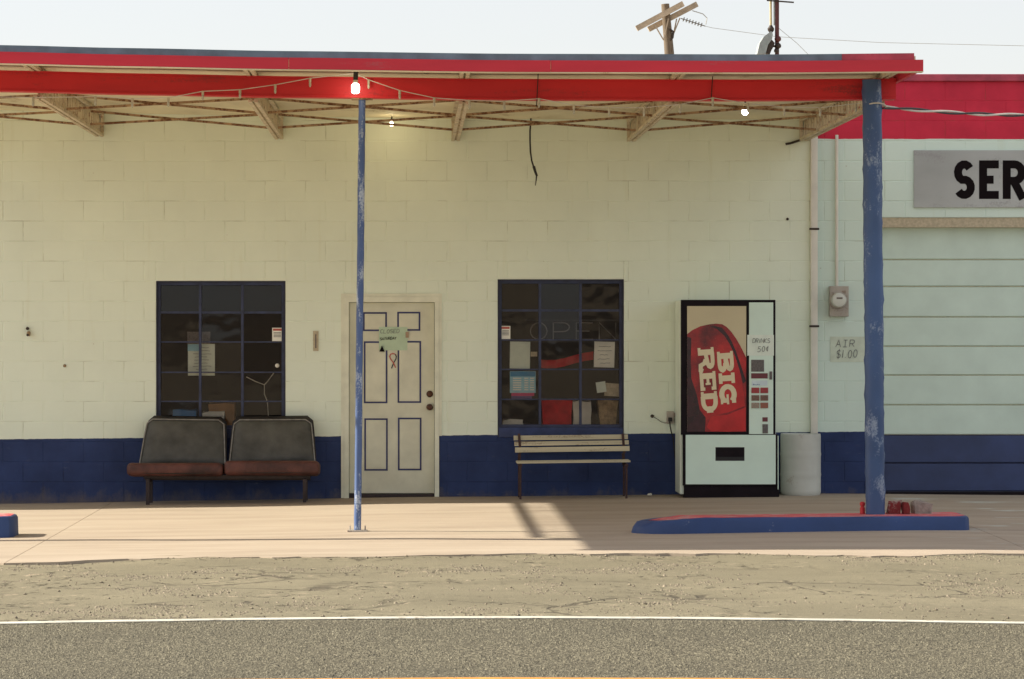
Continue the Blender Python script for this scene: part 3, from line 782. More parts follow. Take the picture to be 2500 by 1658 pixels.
# ================================================================== GARAGE BUILDING
GX0, GX1, GY, GTOP = WX1+.004, 12.0, .03, PZ(181)
gar = empty('garage_building', (7, GY, 0), 'garage with a red top band and white sectional door at the right', 'building')
gdo = (PX(2128, GY), PX(2128, GY)+3.3, -.14, PZ(531, GY))
gw = backing(GX0, GX1, WB, GTOP-.07, [gdo], GY+.0028, GY+.2).build('wall', 'garage_joint', gar)
masonry(gar, gw, 'garage_paint', GX0, GX1, WB, GTOP-.07, [gdo], GY, GX0-.1, 140, (5, 2))
MB().box(GX0, GX0+.2, GY+.2, 8, WB, GTOP-.07).box(GX1-.2, GX1, GY+.2, 8, WB, GTOP-.07).box(GX0+.2, GX1-.2, 7.8, 8, WB, GTOP-.07).build('side_wall', 'garage_paint', gar)
MB().box(GX0+.2, GX1-.2, GY+.2, 7.8, 4.0, 4.1).build('roof', 'roofing', gar)
MB().box(GX0-.02, GX1+.02, GY-.04, GY+.26, GTOP-.072, GTOP, .008).build('coping', 'drip_red', gar)
gyd = GY+.13
gdoor = MB().box(gdo[0], gdo[0]+.03, gyd-.02, gyd+.05, -.1, gdo[3]).box(gdo[1]-.03, gdo[1], gyd-.02, gyd+.05, -.1, gdo[3]).build('garage_door', 'door_leaf_white', gar)
tag(gdoor, 'white sectional garage door with a navy bottom')
MB().box(gdo[0]+.001, gdo[1]-.001, GY+.012, GY+.19, gdo[3]-.10, gdo[3]-.001).build('lintel', 'tan_plate', gar)
rows = [555, 634, 700, 774, 846, 916, 989, 1062, 1131, 1203]
rows[-1] = 1200
for i, (a, b) in enumerate(zip(rows, rows[1:])):
    z1, z0 = PZ(a, gyd), PZ(b, gyd)
    x0, x1 = gdo[0]+.031, gdo[1]-.031; ch = .010; g_ = .0012 if i % 2 == 0 else .0030
    if i == 0: z1 += .02
    bm = MB().add([(x0, gyd+.02, z0+g_), (x1, gyd+.02, z0+g_), (x1, gyd+.02, z1-g_), (x0, gyd+.02, z1-g_), (x0, gyd, z0+g_+ch), (x1, gyd, z0+g_+ch), (x1, gyd, z1-g_-ch*.6), (x0, gyd, z1-g_-ch*.6)],
           [(4, 5, 6, 7), (0, 1, 5, 4), (1, 2, 6, 5), (2, 3, 7, 6), (3, 0, 4, 7)])
    bm.build('door_panel', 'door_leaf_blue' if i >= 7 else 'door_leaf_white', gdoor, fix=False)
zs_ = PZ(1062, gyd)
MB().box(gdo[0]+.031, gdo[1]-.031, gyd+.016, gyd+.05, zs_, gdo[3]).build('door_backing', 'tan_plate', gdoor)
MB().box(gdo[0]+.031, gdo[1]-.031, gyd+.016, gyd+.05, -.12, zs_-.001).build('door_backing', 'reveal_navy', gdoor)
MB().box(gdo[0]+.031, gdo[1]-.031, gyd+.004, gyd+.015, -.05, PZ(1202, gyd)).build('bottom_shade_strip', 'machine_black', gdoor)  # black strip put in as the dark shadow line under the door
# service sign on the garage
sy = GY-.012
sg = empty('service_sign', P(2400, 507, sy), 'weathered grey metal sign with bold black SER letters above garage door', 'sign')
sx0, sx1, sz0, sz1 = PX(2231, sy), PX(2231, sy)+2.55, PZ(507, sy), PZ(367, sy)
MB().box(sx0, sx1, sy-.012, sy+.016, sz0, sz1, .004).build('panel', 'sign_metal', sg)
lt = MB(); H = (458-367)*1.0575/240
lz = PZ(487, sy)+.004
def bold(mb, text, x, z, h, y, st):
    for ch in text:
        w_ = {'S': .226, 'E': .205, 'R': .24, 'V': .26, 'I': .093, 'C': .24}[ch]*h/.40
        hs = st/2
        def q(p): return (x+hs+p[0]*(w_-st), z+hs+p[1]*(h-st))
        k = 0
        strokes = GL[ch] if ch != 'R' else [[(0, 0), (0, 1)], [(0, 1), (.5, 1)]+arc(.5, .73, .5, .27, 90, -90, 10)+[(0, .46)], []]
        for s_ in strokes:
            pts = [q(p) for p in s_]
            if ch == 'E' and k == 1: pts = [q((-.3, .5)), q((.9, .5))]
            if ch == 'E' and k == 0: pts = [(pts[0][0]+hs, pts[0][1]), pts[1], pts[2], (pts[3][0]+hs, pts[3][1])]
            if ch == 'R' and k == 0: pts = [(pts[0][0], pts[0][1]-hs), (pts[1][0], pts[1][1]+hs)]
            if ch == 'R' and k == 2: pts = [q((.42, .50)), (q((1, 0))[0]+.012, q((1, 0))[1]-hs)]
            if ch in 'VI': pts = [(p[0], p[1]+(hs if p[1] > z+h/2 else -hs)) for p in pts]
            mb.ribbon(pts, st, y-.0006*(k+1)); k += 1
        x += w_+.040*h/.40
bold(lt, 'SERVICE', PX(2327, sy), lz, H*.98, sy-.0125, .082)
lt.build('lettering', 'ink_black', sg, fix=False)

# ================================================================== CANOPY
can = empty('canopy', (-.5, -3, 0), 'flat canopy with red fascia and beam on blue posts over the forecourt', 'canopy')
CX0, CX1 = -5.12, PX(2255, -6.5); YF = -6.5
xs = frange(CX0, CX1, .25)
MB().sweepx(frange(CX0+.02, CX1-.05, .25), [(YF+.092, 3.865), (-.002, 3.842), (-.002, 3.90), (YF+.092, 3.905)], dzc).build('soffit', 'soffit', can)
FJ = [CX0, PX(-240, YF), PX(705, YF), PX(1345, YF), CX1]
for k_, (a, b) in enumerate(zip(FJ, FJ[1:])):
    o_ = .003*(k_ % 2)
    MB().sweepx(frange(a+.002, b-.002, .25), [(YF+o_, 3.775), (YF+.035, 3.775), (YF+.035, 3.868), (YF+o_, 3.868)], dzc).build('fascia', 'fascia_red', can)
MB().sweepx(xs, [(YF+.006, 3.768), (YF+.10, 3.768), (YF+.10, 3.774), (YF+.006, 3.774)], dzc).build('fascia_lip', 'soffit', can)
xg = PX(2055, -6.45)
MB().sweepx(frange(CX0+.06, xg, .25), [(YF+.05, 3.868), (YF+.09, 3.868), (YF+.09, 3.925), (YF+.05, 3.925)], dzc).build('drip_edge', 'drip_grey', can)
MB().sweepx(frange(xg+.002, PX(2232, -6.45), .25), [(YF+.05, 3.868), (YF+.09, 3.868), (YF+.09, 3.925), (YF+.05, 3.925)], dzc).build('drip_edge', 'drip_red', can)
MB().sweepx([CX0+.06, -2, 0, 2, CX1-.12], [(YF+.092, 3.906), (-.002, 3.905), (-.002, 3.92), (YF+.092, 3.92)], dzc).build('roof_sheet', 'roofing', can)
for x, s in ((CX1-.035, 1),):
    MB().box(x, x+.035, YF+.036, -.02, 3.785+dzc(x), 3.868+dzc(x)).build('end_fascia', 'fascia_red', can)
YB = -5.32
MB().sweepx(frange(CX0+.05, PX(2188, YB), .25), [(YB, 3.64), (YB+.16, 3.64), (YB+.16, 3.652), (YB+.09, 3.655), (YB+.09, 3.80), (YB+.16, 3.803), (YB+.16, 3.815), (YB, 3.815), (YB, 3.803), (YB+.012, 3.80), (YB+.012, 3.655), (YB, 3.652)], dzc).build('beam', 'beam_red', can)
JO = [PX(p) for p in (244, 682, 1112, 1540, 1961)]; JO = [-5.07]+JO
for jx in JO:
    dz0 = dzc(jx); zb = 3.615+dz0*.7; zt = 3.842+dz0
    j = MB()
    for s in (-1, 1):
        j.box(jx+s*.010, jx+s*.042, YF+.12, -.005, zt-.030, zt-.001 if jx != 99 else zt)
        j.box(jx+s*.010, jx+s*.042, YB+.19, -.02, zb, zb+.028)
        j.box(jx+s*.010, jx+s*.040, -.045, -.006, zb+.028, zt-.030)
        j.box(jx+s*.012, jx+s*.040, YB+.02, YB+.15, 3.8155+dz0, zt-.030)
    jo = j.build('joist', 'joist_paint', can)
    wb = MB(); y = YB+.22; up = True
    while y < -.10:
        y2 = y+.105
        wb.bar((jx, y, zb+.01 if up else zt-.015), (jx, y2, zt-.015 if up else zb+.01), .018)
        y = y2; up = not up
    wb.build('web', 'joist_paint', jo)
for a, b in zip(JO, JO[1:]):
    for yb in (-1.35, -3.4):
        za, zb_ = 3.625+dzc(a)*.8, 3.625+dzc(b)*.8
        br = MB().bar((a+.045, yb, za+.02), (b-.045, yb, zb_+.15), .022, .022)
        br.bar((a+.045, yb+.03, za+.15), (b-.045, yb+.03, zb_+.02), .022, .022)
        br.build('bridging', 'bridging_rust', can)
# posts
def rough_post(x, y, z0, z1, r, n=20, amp=.006, lean=0, seed=1, mat='post_blue', twist=False):
    rp = random.Random(seed); mb = MB(); m = int((z1-z0)/.05); ph = [rp.uniform(0, 6) for _ in range(6)]
    for i in range(m+1):
        z = z0+(z1-z0)*i/m
        for j in range(n):
            a = 2*math.pi*j/n
            rr = r+amp*(.5*math.sin(3*a+z*4+ph[0])+.5*math.sin(z*23+2*a+ph[1]))+amp*rp.uniform(-.35, .35)
            if twist and (a*.32/6.283+z) % .32 < .026: rr += amp*1.7
            mb.v.append((x+lean*(z-z0)/(z1-z0)+rr*math.cos(a), y+rr*math.sin(a), z))
    for i in range(m):
        for j in range(n): mb.f.append((i*n+j, i*n+(j+1) % n, (i+1)*n+(j+1) % n, (i+1)*n+j))
    mb.f.append(tuple(reversed(range(n)))); mb.f.append(tuple(m*n+j for j in range(n)))
    o = mb.build('post', mat, can); smooth_by_angle(o, 50); return o
PYB = YB-.088
px_post = PX(2137, PYB)
rough_post(px_post, PYB, .145, 3.80, .080, amp=.004, seed=4, lean=-.03, twist=True)['label'] = 'thick scuffed blue post on the right island'
rough_post(-4.72, PYB, .10, 3.86, .080, amp=.004, seed=5, twist=True)
txb = PX(873, YB+.08); ttp = PX(884, YB+.08)
rough_post(txb, YB+.08, zg(txb, YB)+.01, 3.645, .030, 14, .0015, ttp-txb, 6, 'thin_post_blue')['label'] = 'thin chipped blue post in front of the door'
MB().box(txb-.085, txb+.085, YB+.01, YB+.15, zg(txb, YB)-.01, zg(txb, YB)+.012).build('base_plate', 'galvanised', can)
for s in (-1, 1): MB().tube([(txb+s*.065, YB+.06, zg(txb, YB)+.011), (txb+s*.065, YB+.06, zg(txb, YB)+.05)], .006, 8).build('bolt', 'galvanised', can)
MB().box(ttp-.09, ttp+.09, YB+.02, YB+.14, 3.628+dzc(ttp), 3.6395+dzc(ttp)).build('cap_plate', 'bridging_rust', can)

# ================================================================== PUMP ISLANDS
def island(x0, x1, yf, yb, top, label, nose_left, skew=0.0):
    xm = (x0+x1)/2
    e = empty('pump_island', (xm, (yf+yb)/2, zg(xm, yf)), label, 'kerb island', 'fuel pump islands on the forecourt')
    hw = (yb-yf)/2; yc = (yf+yb)/2; out = []
    n = 12
    if nose_left:
        for i in range(n+1):
            a = R(90+180*i/n); out.append((x0+hw*1.25+hw*1.25*math.cos(a), yc+hw*math.sin(a)))
        for q in frange(x0+hw*1.5, x1-.05, .15): out.append((q, yf))
        out += [(x1-.03, yf+.01), (x1, yf+.06), (x1, yb-.06), (x1-.04, yb)]
    else:
        out = [(x0, yb), (x0, yf)]
        for q in frange(x0+.2, x1-.08, .2): out.append((q, yf))
        out += [(x1-.03, yf+.02), (x1, yf+.08), (x1, yb-.08), (x1-.05, yb)]
    ri = random.Random(8)
    rings = []
    for ins, zf, jt in ((0, None, 0), (.004, top-.03, .008), (.012, top-.008, .007), (.03, top, .005)):
        rg = []
        for (x, y) in out:
            k = ins
            nose = nose_left and x < x0+hw*1.1
            dx = x-xm; dy_ = y-yc
            f_ = max(0, 1-(x-x0)/.50) if nose_left else 0
            nx = x-math.copysign(min(abs(dx), k*(1+4*f_)), dx); ny = y-math.copysign(min(abs(dy_), k*(1+2.2*f_)), dy_)
            sk = skew*(x-x0)/(x1-x0)
            z = zg(x, y+sk)-.02 if zf is None else zf-.035*f_-.02*f_*(1 if ins < .01 else 0)
            rg.append((nx+ri.uniform(-jt, jt), ny+sk+ri.uniform(-jt, jt), z+ri.uniform(-jt, jt)*.5))
        rings.append(rg)
    m = len(out); mb = MB()
    for rg in rings: mb.v += rg
    for i in range(3):
        for j in range(m): mb.f.append((i*m+j, i*m+(j+1) % m, (i+1)*m+(j+1) % m, (i+1)*m+j))
    b = mb.build('kerb', 'kerb_blue', e); smooth_by_angle(b, 35)
    tp = MB(); c = len(rings[3])
    tp.v = [tuple(p) for p in rings[3]]+[(xm if nose_left else xm, yc, top+.002)]
    # fan in strips: split the top into a grid-like fan from two centres
    ca = (x0+.55, yc+skew*.2, top); cb = (x1-.2, yc+skew*.93, top)
    tp.v = [tuple(p) for p in rings[3]]+[ca, cb]; A, B = c, c+1
    for j in range(c):
        k = (j+1) % c
        mx = (rings[3][j][0]+rings[3][k][0])/2
        ctr = A if mx < xm else B
        tp.f.append((j, k, ctr))
        mk = rings[3][k][0]; k2 = (k+1) % c
        mx2 = (rings[3][k][0]+rings[3][k2][0])/2
        if (mx < xm) != (mx2 < xm): tp.f.append((k, A, B))
    tp.build('top', 'kerb_red', e)
    return e
yfI = G(1620, 1305)[1]
island(PX(1545, yfI), PX(2370, yfI+.30), yfI, yfI+.58, .148, 'blue kerb island with red top around the thick post', True, .30)
island(-6.6, PX(30, G(20, 1313)[1]), G(20, 1313)[1], G(20, 1313)[1]+.5, zg(-3.4, -5.6)+.18, 'end of a second blue kerb island at the left edge', False)
# broken block pieces and the red stub by the post
def chunk(px0, px1, py0, py1, y, dep, mat, label, seed, group='broken block pieces beside the thick post'):
    rc = random.Random(seed); bm = bmesh.new()
    x0, x1 = PX(px0, y), PX(px1, y); z0 = .146; z1 = max(z0+.03, PZ(py0, y))
    pts = []
    for i in range(26):
        fx, fy, fz = rc.random(), rc.random(), rc.random()
        if i < 8: fx, fy, fz = (i & 1)*.8+rc.uniform(0, .2), ((i >> 1) & 1)*.8+rc.uniform(0, .2), ((i >> 2) & 1)*rc.uniform(.55, 1)
        if i < 8 and fz and rc.random() < .45: fz = rc.uniform(.5, .8)
        pts.append(bm.verts.new((x0+(x1-x0)*fx, y+dep*fy, z0+(z1-z0)*fz)))
    rs_ = bmesh.ops.convex_hull(bm, input=pts)
    bmesh.ops.delete(bm, geom=[v for v in bm.verts if not v.link_faces], context='VERTS')
    o = MB().bm(bm).build('broken_block', mat); return tag(o, label, 'rubble', group)
yp = PYB-.02
chunk(2166, 2205, 1222, 1252, yp+.02, .10, 'block_rubble', 'broken red block piece touching the thick blue post', 3)
chunk(2203, 2224, 1226, 1252, yp-.0, .09, 'block_rubble', 'small red block piece in the middle of the rubble', 5)
chunk(2226, 2278, 1221, 1249, yp+.05, .11, 'rubble_pale', 'pale broken block piece farthest from the thick post', 9)
st = MB().lathe((PX(2110, yp), yp+.1, .1462), [(.022, 0), (.022, .05), (.016, .055), (.016, .065), (.023, .07), (.023, .09), (.014, .10)], 14).build('pipe_stub', 'bollard_red'); smooth_by_angle(st)
tag(st, 'short red capped pipe stub left of the thick post', 'pipe')

# ================================================================== VENDING MACHINE
VY = -.66
def zv(zx, zy): return (PX(1640+zx*.3189, VY), PZ(720+zy*.3189, VY))
def vbox(mb, a, c, b, d, y0, y1, bev=0):
    x0, z1 = zv(a, c); x1, z0 = zv(b, d); return mb.box(x0, x1, y0, y1, z0, z1, bev)
vx0, vz1 = zv(72, 38); vx1, _ = zv(812, 1500); vzb = zg((vx0+vx1)/2, VY)
vm = empty('vending_machine', ((vx0+vx1)/2, VY/2, vzb), 'tall white drinks vending machine with a red can picture', 'vending machine')
MB().box(vx0-.006, vx1-.012, VY+.055, -.03, vzb+.03, vz1-.004, .008).build('cabinet', 'machine_side', vm)
d1 = MB(); vbox(d1, 72, 38, 795, 1072, VY+.006, VY+.0545, .004); d1.build('door_surround', 'machine_black', vm)
d2 = MB(); vbox(d2, 86, 1068, 812, 1460, VY+.0075, VY+.0545, .003); d2.build('lower_surround', 'machine_black', vm)
d3 = MB(); x0, z1 = zv(95, 1462); x1, _ = zv(825, 1500); d3.box(x0, x1, VY+.03, VY+.12, vzb-.004, z1).build('base', 'machine_black', vm)
e1 = MB(); vbox(e1, 812, 1080, 818, 1490, VY+.004, VY+.05); e1.build('edge_trim', 'machine_white', vm)
pn = MB(); vbox(pn, 118, 86, 570, 1048, VY-.002, VY+.005); gp = pn.build('picture_panel', 'machine_beige', vm)
wp = MB(); vbox(wp, 592, 58, 777, 1066, VY-.002, VY+.005, .002); cp = wp.build('control_panel', 'machine_white', vm)
lp = MB()
vbox(lp, 107, 1072, 795, 1166, VY-.004, VY+.006); vbox(lp, 107, 1271, 795, 1450, VY-.004, VY+.006); vbox(lp, 107, 1166.2, 334, 1270.8, VY-.004, VY+.006); vbox(lp, 557, 1166.2, 795, 1270.8, VY-.004, VY+.006)
lpo = lp.build('lower_panel', 'machine_white', vm)
sl = MB(); vbox(sl, 335, 1167, 556, 1270, VY+.002, VY+.0065); sl.build('delivery_slot', 'slot_black', vm)
fl = MB(); vbox(fl, 340, 1172, 551, 1240, VY-.001, VY+.0015); fl.build('slot_flap', 'machine_black', vm)
# printed can picture
can_out = [(118, 300), (160, 268), (220, 240), (290, 225), (340, 220), (385, 224), (420, 245), (455, 282), (490, 330), (525, 390), (550, 440), (570, 480), (570, 1048), (118, 1048)]
cg = MB().add([(zv(*p)[0], VY-.0028, zv(*p)[1]) for p in can_out], [tuple(range(len(can_out)))]).build('can_picture', 'can_red', gp, fix=False)
dk = MB()
inner = [(290, 240), (345, 262), (400, 310), (440, 370), (478, 450), (505, 530), (530, 620), (545, 680)]
outer = [(330, 238), (385, 252), (425, 300), (455, 350), (492, 432), (522, 520), (552, 610), (569, 660)]
dk.v = [(zv(*p)[0], VY-.0034, zv(*p)[1]) for pr in zip(inner, outer) for p in pr]
for i in range(len(inner)-1): dk.f.append((2*i, 2*i+1, 2*i+3, 2*i+2))
k = len(dk.v)
lower = [(118, 320), (150, 330), (145, 520), (150, 640), (190, 760), (215, 880), (260, 940), (255, 1048), (118, 1048)]
dk.add([(zv(*p)[0], VY-.0034, zv(*p)[1]) for p in lower], [tuple(range(len(lower)))])
dk.build('can_shading', 'can_dark', gp, fix=False)
br = [(300, 930), (420, 920), (566, 860), (566, 1040), (300, 1045), (268, 1010)]
br2 = [(380, 560), (520, 560), (552, 760), (560, 850), (430, 900), (330, 920), (360, 700)]
MB().add([(zv(*p)[0], VY-.0034, zv(*p)[1]) for p in br], [tuple(range(len(br)))]).add([(zv(*p)[0], VY-.0031, zv(*p)[1]) for p in br2], [tuple(range(len(br2)))]).build('can_highlight', 'can_bright', gp, fix=False)
# BIG RED, reading downwards
def slab(mb, text, start, hz, widths, y, tilt):
    sx_, sz_ = zv(*start); sc_ = zv(1, 0)[0]-zv(0, 0)[0]
    ud = (math.sin(R(tilt)), -math.cos(R(tilt))); vd = (math.cos(R(tilt)), math.sin(R(tilt)))
    cu = 0; k = 0
    for ch, (w_, gp_) in zip(text, widths):
        w1 = w_*sc_; hh = hz*sc_; stv = .36*hh; sth = .22*hh
        def q(u, v): return (sx_+ud[0]*(cu+u)+vd[0]*v, sz_+ud[1]*(cu+u)+vd[1]*v)
        def bar_(u0, u1, v0, v1):
            nonlocal k
            pts = [q(u0, v0), q(u1, v0), q(u1, v1), q(u0, v1)]
            mb.add([(p[0], y-.0003*(k % 6), p[1]) for p in pts], [(0, 1, 2, 3)]); k += 1
        def rib(pts, th):
            nonlocal k
            mb.ribbon([q(*p) for p in pts], th, y-.0003*(k % 6)); k += 1
        s0 = .08*w1
        if ch in 'BRED':
            bar_(s0, s0+stv, 0, hh); bar_(0, s0+stv, 0, sth*.8); bar_(0, s0+stv, hh-sth*.8, hh)
        c0 = s0+stv*.5
        if ch == 'B':
            rib([(c0, hh-sth/2), (w1*.62, hh-sth/2)]+[(w1*.62+.25*w1*math.sin(R(a)), hh*.74+(.26*hh-sth/2)*math.cos(R(a))) for a in range(0, 181, 30)]+[(c0, hh*.5)], sth*1.1)
            rib([(c0, hh*.5), (w1*.64, hh*.5)]+[(w1*.64+.27*w1*math.sin(R(a)), hh*.28+(.28*hh-sth/2)*math.cos(R(a))) for a in range(0, 181, 30)]+[(c0, sth/2)], sth*1.1)
            bar_(w1*.70, w1*.93, hh*.16, hh*.40); bar_(w1*.70, w1*.92, hh*.62, hh*.86)
        if ch == 'R':
            rib([(c0, hh-sth/2), (w1*.58, hh-sth/2)]+[(w1*.58+.25*w1*math.sin(R(a)), hh*.72+(.28*hh-sth/2)*math.cos(R(a))) for a in range(0, 181, 30)]+[(c0, hh*.46)], sth*1.1)
            bar_(w1*.66, w1*.88, hh*.58, hh*.86)
            rib([(w1*.5, hh*.46), (w1*.66, hh*.36), (w1*.74, hh*.12), (w1*.94, hh*.10), (w1*.98, hh*.25)], stv*.72)
        if ch == 'E':
            bar_(c0, w1*.95, hh-sth, hh); bar_(c0, w1*.97, 0, sth); bar_(c0, w1*.68, hh*.5-sth*.4, hh*.5+sth*.4)
            bar_(w1*.78, w1*.95, hh*.70, hh); bar_(w1*.80, w1*.97, 0, hh*.30); bar_(w1*.58, w1*.68, hh*.34, hh*.66)
        if ch == 'D':
            rib([(c0, hh-sth/2), (w1*.45, hh-sth/2)]+[(w1*.45+.36*w1*math.sin(R(a)), hh*.5+(.5*hh-sth/2)*math.cos(R(a))) for a in range(0, 181, 15)]+[(c0, sth/2)], sth*1.25)
            bar_(w1*.66, w1*.94, hh*.30, hh*.70)
        if ch == 'I':
            bar_(w1*.5-stv/2, w1*.5+stv/2, 0, hh); bar_(0, w1, 0, sth); bar_(0, w1, hh-sth, hh)
        if ch == 'G':
            rib([(w1*.52+(w1*.40)*math.cos(R(a)), hh*.5+(.5*hh-sth/2)*math.sin(R(a))) for a in range(35, 316, 20)]+[(w1*.82, hh*.10)], sth*1.45)
            bar_(w1*.70, w1*1.0, hh*.02, hh*.16); bar_(w1*.72, w1*.94, hh*.1, hh*.46); bar_(w1*.52, w1*1.02, hh*.40, hh*.54); bar_(w1*.78, w1*.97, hh*.72, hh*.98)
        cu += w1+gp_*sc_
lb = MB()
slab(lb, 'BIG', (345, 437), 122, [(160, 6), (80, 6), (150, 0)], VY-.0045, 4.2)
slab(lb, 'RED', (197, 408), 122, [(182, 2), (150, 4), (172, 0)], VY-.0045, 4.2)
lb.build('lettering', 'lettering_cream', gp, fix=False)
ct = lambda nm, a, c, b, d, m, dp=.004: (lambda q: (vbox(q, a, c, b, d, VY-.002-dp, VY-.001), q.build(nm, m, cp)))(MB())
ct('display', 608, 497, 706, 588, 'control_grey'); ct('selection_strip', 608, 600, 734, 640, 'control_maroon')
ct('price_label', 612, 656, 732, 694, 'label_ice', .003); ct('lock', 748, 586, 768, 648, 'control_grey', .012)
for i, (yy, ms) in enumerate(((710, ('control_red', 'control_red')), (768, ('control_brown', 'control_brown')), (825, ('control_tan', 'control_rust')))):
    for j in range(2): ct('button', 610+j*69, yy, 669+j*68, yy+42, ms[j], .009)
ct('coin_slot', 694, 937, 734, 970, 'control_maroon'); ct('coin_return', 694, 990, 736, 1060, 'control_grey', .006)
lw = MB(); a = zv(620, 690); write(lw, 'SUN', a, (1, 0), (0, .010), .018, .006, .003, VY-.0056); 
lw.v and lw.build('print', 'ink_blue', cp, fix=False)
# paper note on the machine
nx0, nz1 = zv(578, 306); nx1, nz0 = zv(782, 465)
def paper(name, x0, x1, z0, z1, y, mat, label, tilt=0, cat='paper', curl=.004, seed=1, parent=None, group=None):
    rp = random.Random(seed); cx, cz = (x0+x1)/2, (z0+z1)/2; mb = MB(); n = 5
    for t_ in (0, -.0012):
        for j in range(n+1):
            for i in range(n+1):
                u, v = i/n-.5, j/n-.5; x, z = u*(x1-x0), v*(z1-z0); c, s = math.cos(R(tilt)), math.sin(R(tilt))
                yy = y+t_-curl*max(0, abs(u)*2-.6)*max(0, abs(v)*2-.6)*rp.uniform(.2, 6)
                mb.v.append((cx+x*c-z*s, yy, cz+x*s+z*c))
    q = (n+1)**2
    for j in range(n):
        for i in range(n):
            k = j*(n+1)+i; mb.f.append((k+q, k+1+q, k+n+2+q, k+n+1+q)); mb.f.append((k, k+n+1, k+n+2, k+1))
    e = empty(name, (cx, y, z0), label, cat, group) if parent is None else None
    mb.build('sheet', mat, e if e else parent, fix=False); return e, cx, cz
def note_text(e, lines, mat, y, name='lettering'):
    mb = MB()
    for (txt, x, z, wd, gap, h, th, jit, slope) in lines:
        write(mb, txt, (x, z), (math.cos(R(slope)), math.sin(R(slope))), (.12*h, h), wd, gap, th, y, jit, random.Random(len(txt)))
    return mb.build(name, mat, e, fix=False)
e, cx, cz = paper('price_note', nx0, nx1, nz0, nz1, VY-.0025, 'paper_mint', 'handwritten DRINKS 50 cents note taped on the vending machine', seed=2, curl=.001)
x_, z_ = zv(618, 368); x2, z2 = zv(655, 436)
note_text(e, [('DRINKS', x_, z_, .024, .008, .042, .0045, .08, 1), ('50c', x2, z2, .030, .012, .052, .005, .06, 3)], 'ink_grey', VY-.0095)

# ================================================================== SIGNS AND SMALL THINGS ON THE DOOR
def zd(zx, zy, y=dy): return (PX(900+zx*.1531, y), PZ(780+zy*.1531, y))
x0, z1 = zd(165, 120); x1, z0 = zd(618, 492)
e, cx, cz = paper('closed_sign', x0, x1, z0, z1, dy-.0085, 'paper_green', 'pale green paper reading CLOSED SATURDAY taped to the door', seed=4, curl=.002)
a, b = zd(185, 222), zd(180, 330)
note_text(e, [('CLOSED', a[0], a[1], .024, .0095, .038, .004, .06, 2)], 'ink_grey', dy-.0195)
note_text(e, [('SATURDAY', b[0], b[1], .0155, .0060, .026, .0042, .07, 3)], 'ink_black', dy-.0195)
tp = zd(590, 200); tq = zd(640, 292)
MB().box(tp[0], tq[0], dy-.022, dy-.0205, tq[1], tp[1]).build('tape', 'tape_brown', e)
t1, t2, t3 = zd(170, 512), zd(212, 415), zd(258, 514)
tag(MB().prism([t1, t3, t2], dy-.0215, dy-.0065).build('triangle_magnet', 'ink_black'), 'small black triangle under the closed sign', 'magnet')
def zr(p): return zd(*p)
loop = [(430, 770), (395, 690), (350, 630), (335, 590), (350, 555), (388, 543), (425, 556), (442, 590), (435, 630), (400, 690), (365, 780)]
rb_ = empty('ribbon', (*zr((390, 780))[:1], dy, zr((390, 780))[1]), 'small red and navy awareness ribbon stuck on the door', 'ribbon')
MB().ribbon([zr(p) for p in loop[:7]], .011, dy-.0098).build('loop', 'ribbon_red', rb_, fix=False)
MB().ribbon([zr(p) for p in loop[6:]], .011, dy-.0092).build('tail', 'ribbon_navy', rb_, fix=False)
# AIR $1.00 sign
ay = GY-.001
e, cx, cz = paper('air_sign', PX(2027, ay), PX(2112, ay), PZ(884, ay), PZ(822, ay), ay-.002, 'paper_faded', 'faded handwritten AIR price sign under the electric meter', seed=6, curl=.001)
a = P(2040, 847, ay); b = P(2041, 874, ay)
note_text(e, [('AiR', a[0], a[2], .048, .022, .070, .006, .03, 0), ('$1.00', b[0], b[2], .042, .012, .078, .006, .04, 1)], 'ink_grey', ay-.010)
# electric meter with its conduit
my = GY
m0 = empty('electric_meter', P(2046, 772, my), 'grey electric meter box with a round glass dial and conduit', 'meter')
MB().box(PX(2023, my), PX(2069, my), my-.10, my+.003, PZ(773, my), PZ(699, my), .006).build('box', 'galvanised', m0)
c = P(2046, 733, my-.10)
smooth_by_angle(MB().lathe(c, [(.088, .004), (.088, -.02), (.080, -.03), (.076, -.03)], 28, 'y').build('ring', 'galvanised', m0))
smooth_by_angle(MB().lathe((c[0], c[1]-.029, c[2]), [(.075, .0), (.075, -.05), (.066, -.075), (.03, -.085)], 28, 'y').build('glass_cover', 'meter_glass', m0))
MB().box(c[0]-.03, c[0]+.03, c[1]-.1155, c[1]-.08, c[2]+.010, c[2]+.028).build('nameplate', 'meter_dark', m0)
smooth_by_angle(MB().tube([(PX(2042, my), my-.03, PZ(700, my)), (PX(2042, my), my-.03, PZ(330, my))], .017, 10).build('conduit', 'pipe_white', m0))
# downspout on the corner
dp = empty('downspout', P(1987, 1068, 0), 'white downspout running down the corner into the white barrel', 'pipe')
smooth_by_angle(MB().box(PX(1978), PX(1995), -.058, -.002, PZ(1078), PZ(300), .008).build('pipe', 'pipe_white', dp))
for q in (560, 797): MB().box(PX(1974), PX(1998), -.064, -.0595, PZ(q+2), PZ(q-3)).build('strap', 'iron_dark', dp)
MB().tube([P(1975, 335, -.03), P(1930, 350, -.03), P(1918, 352, -.03)], .012, 8).build('elbow', 'iron_dark', dp)
# barrel
bx = PX(1954.5, -.24); br_ = .203; bz = zg(bx, -.24); bh = PZ(1059, -.24)-bz
prof = [(br_-.012, .0)]; 
for i in range(1, 25):
    z = bh*i/24; r_ = br_+(.004 if i in (8, 16) else 0)-(.003 if i == 24 else 0); prof.append((r_, z))
prof += [(br_-.02, bh), (br_-.025, bh-.02)]
tag(smooth_by_angle(MB().lathe((bx, -.24, bz), prof, 36).build('barrel', 'barrel_white')), 'dirty white barrel standing right of the vending machine', 'barrel')
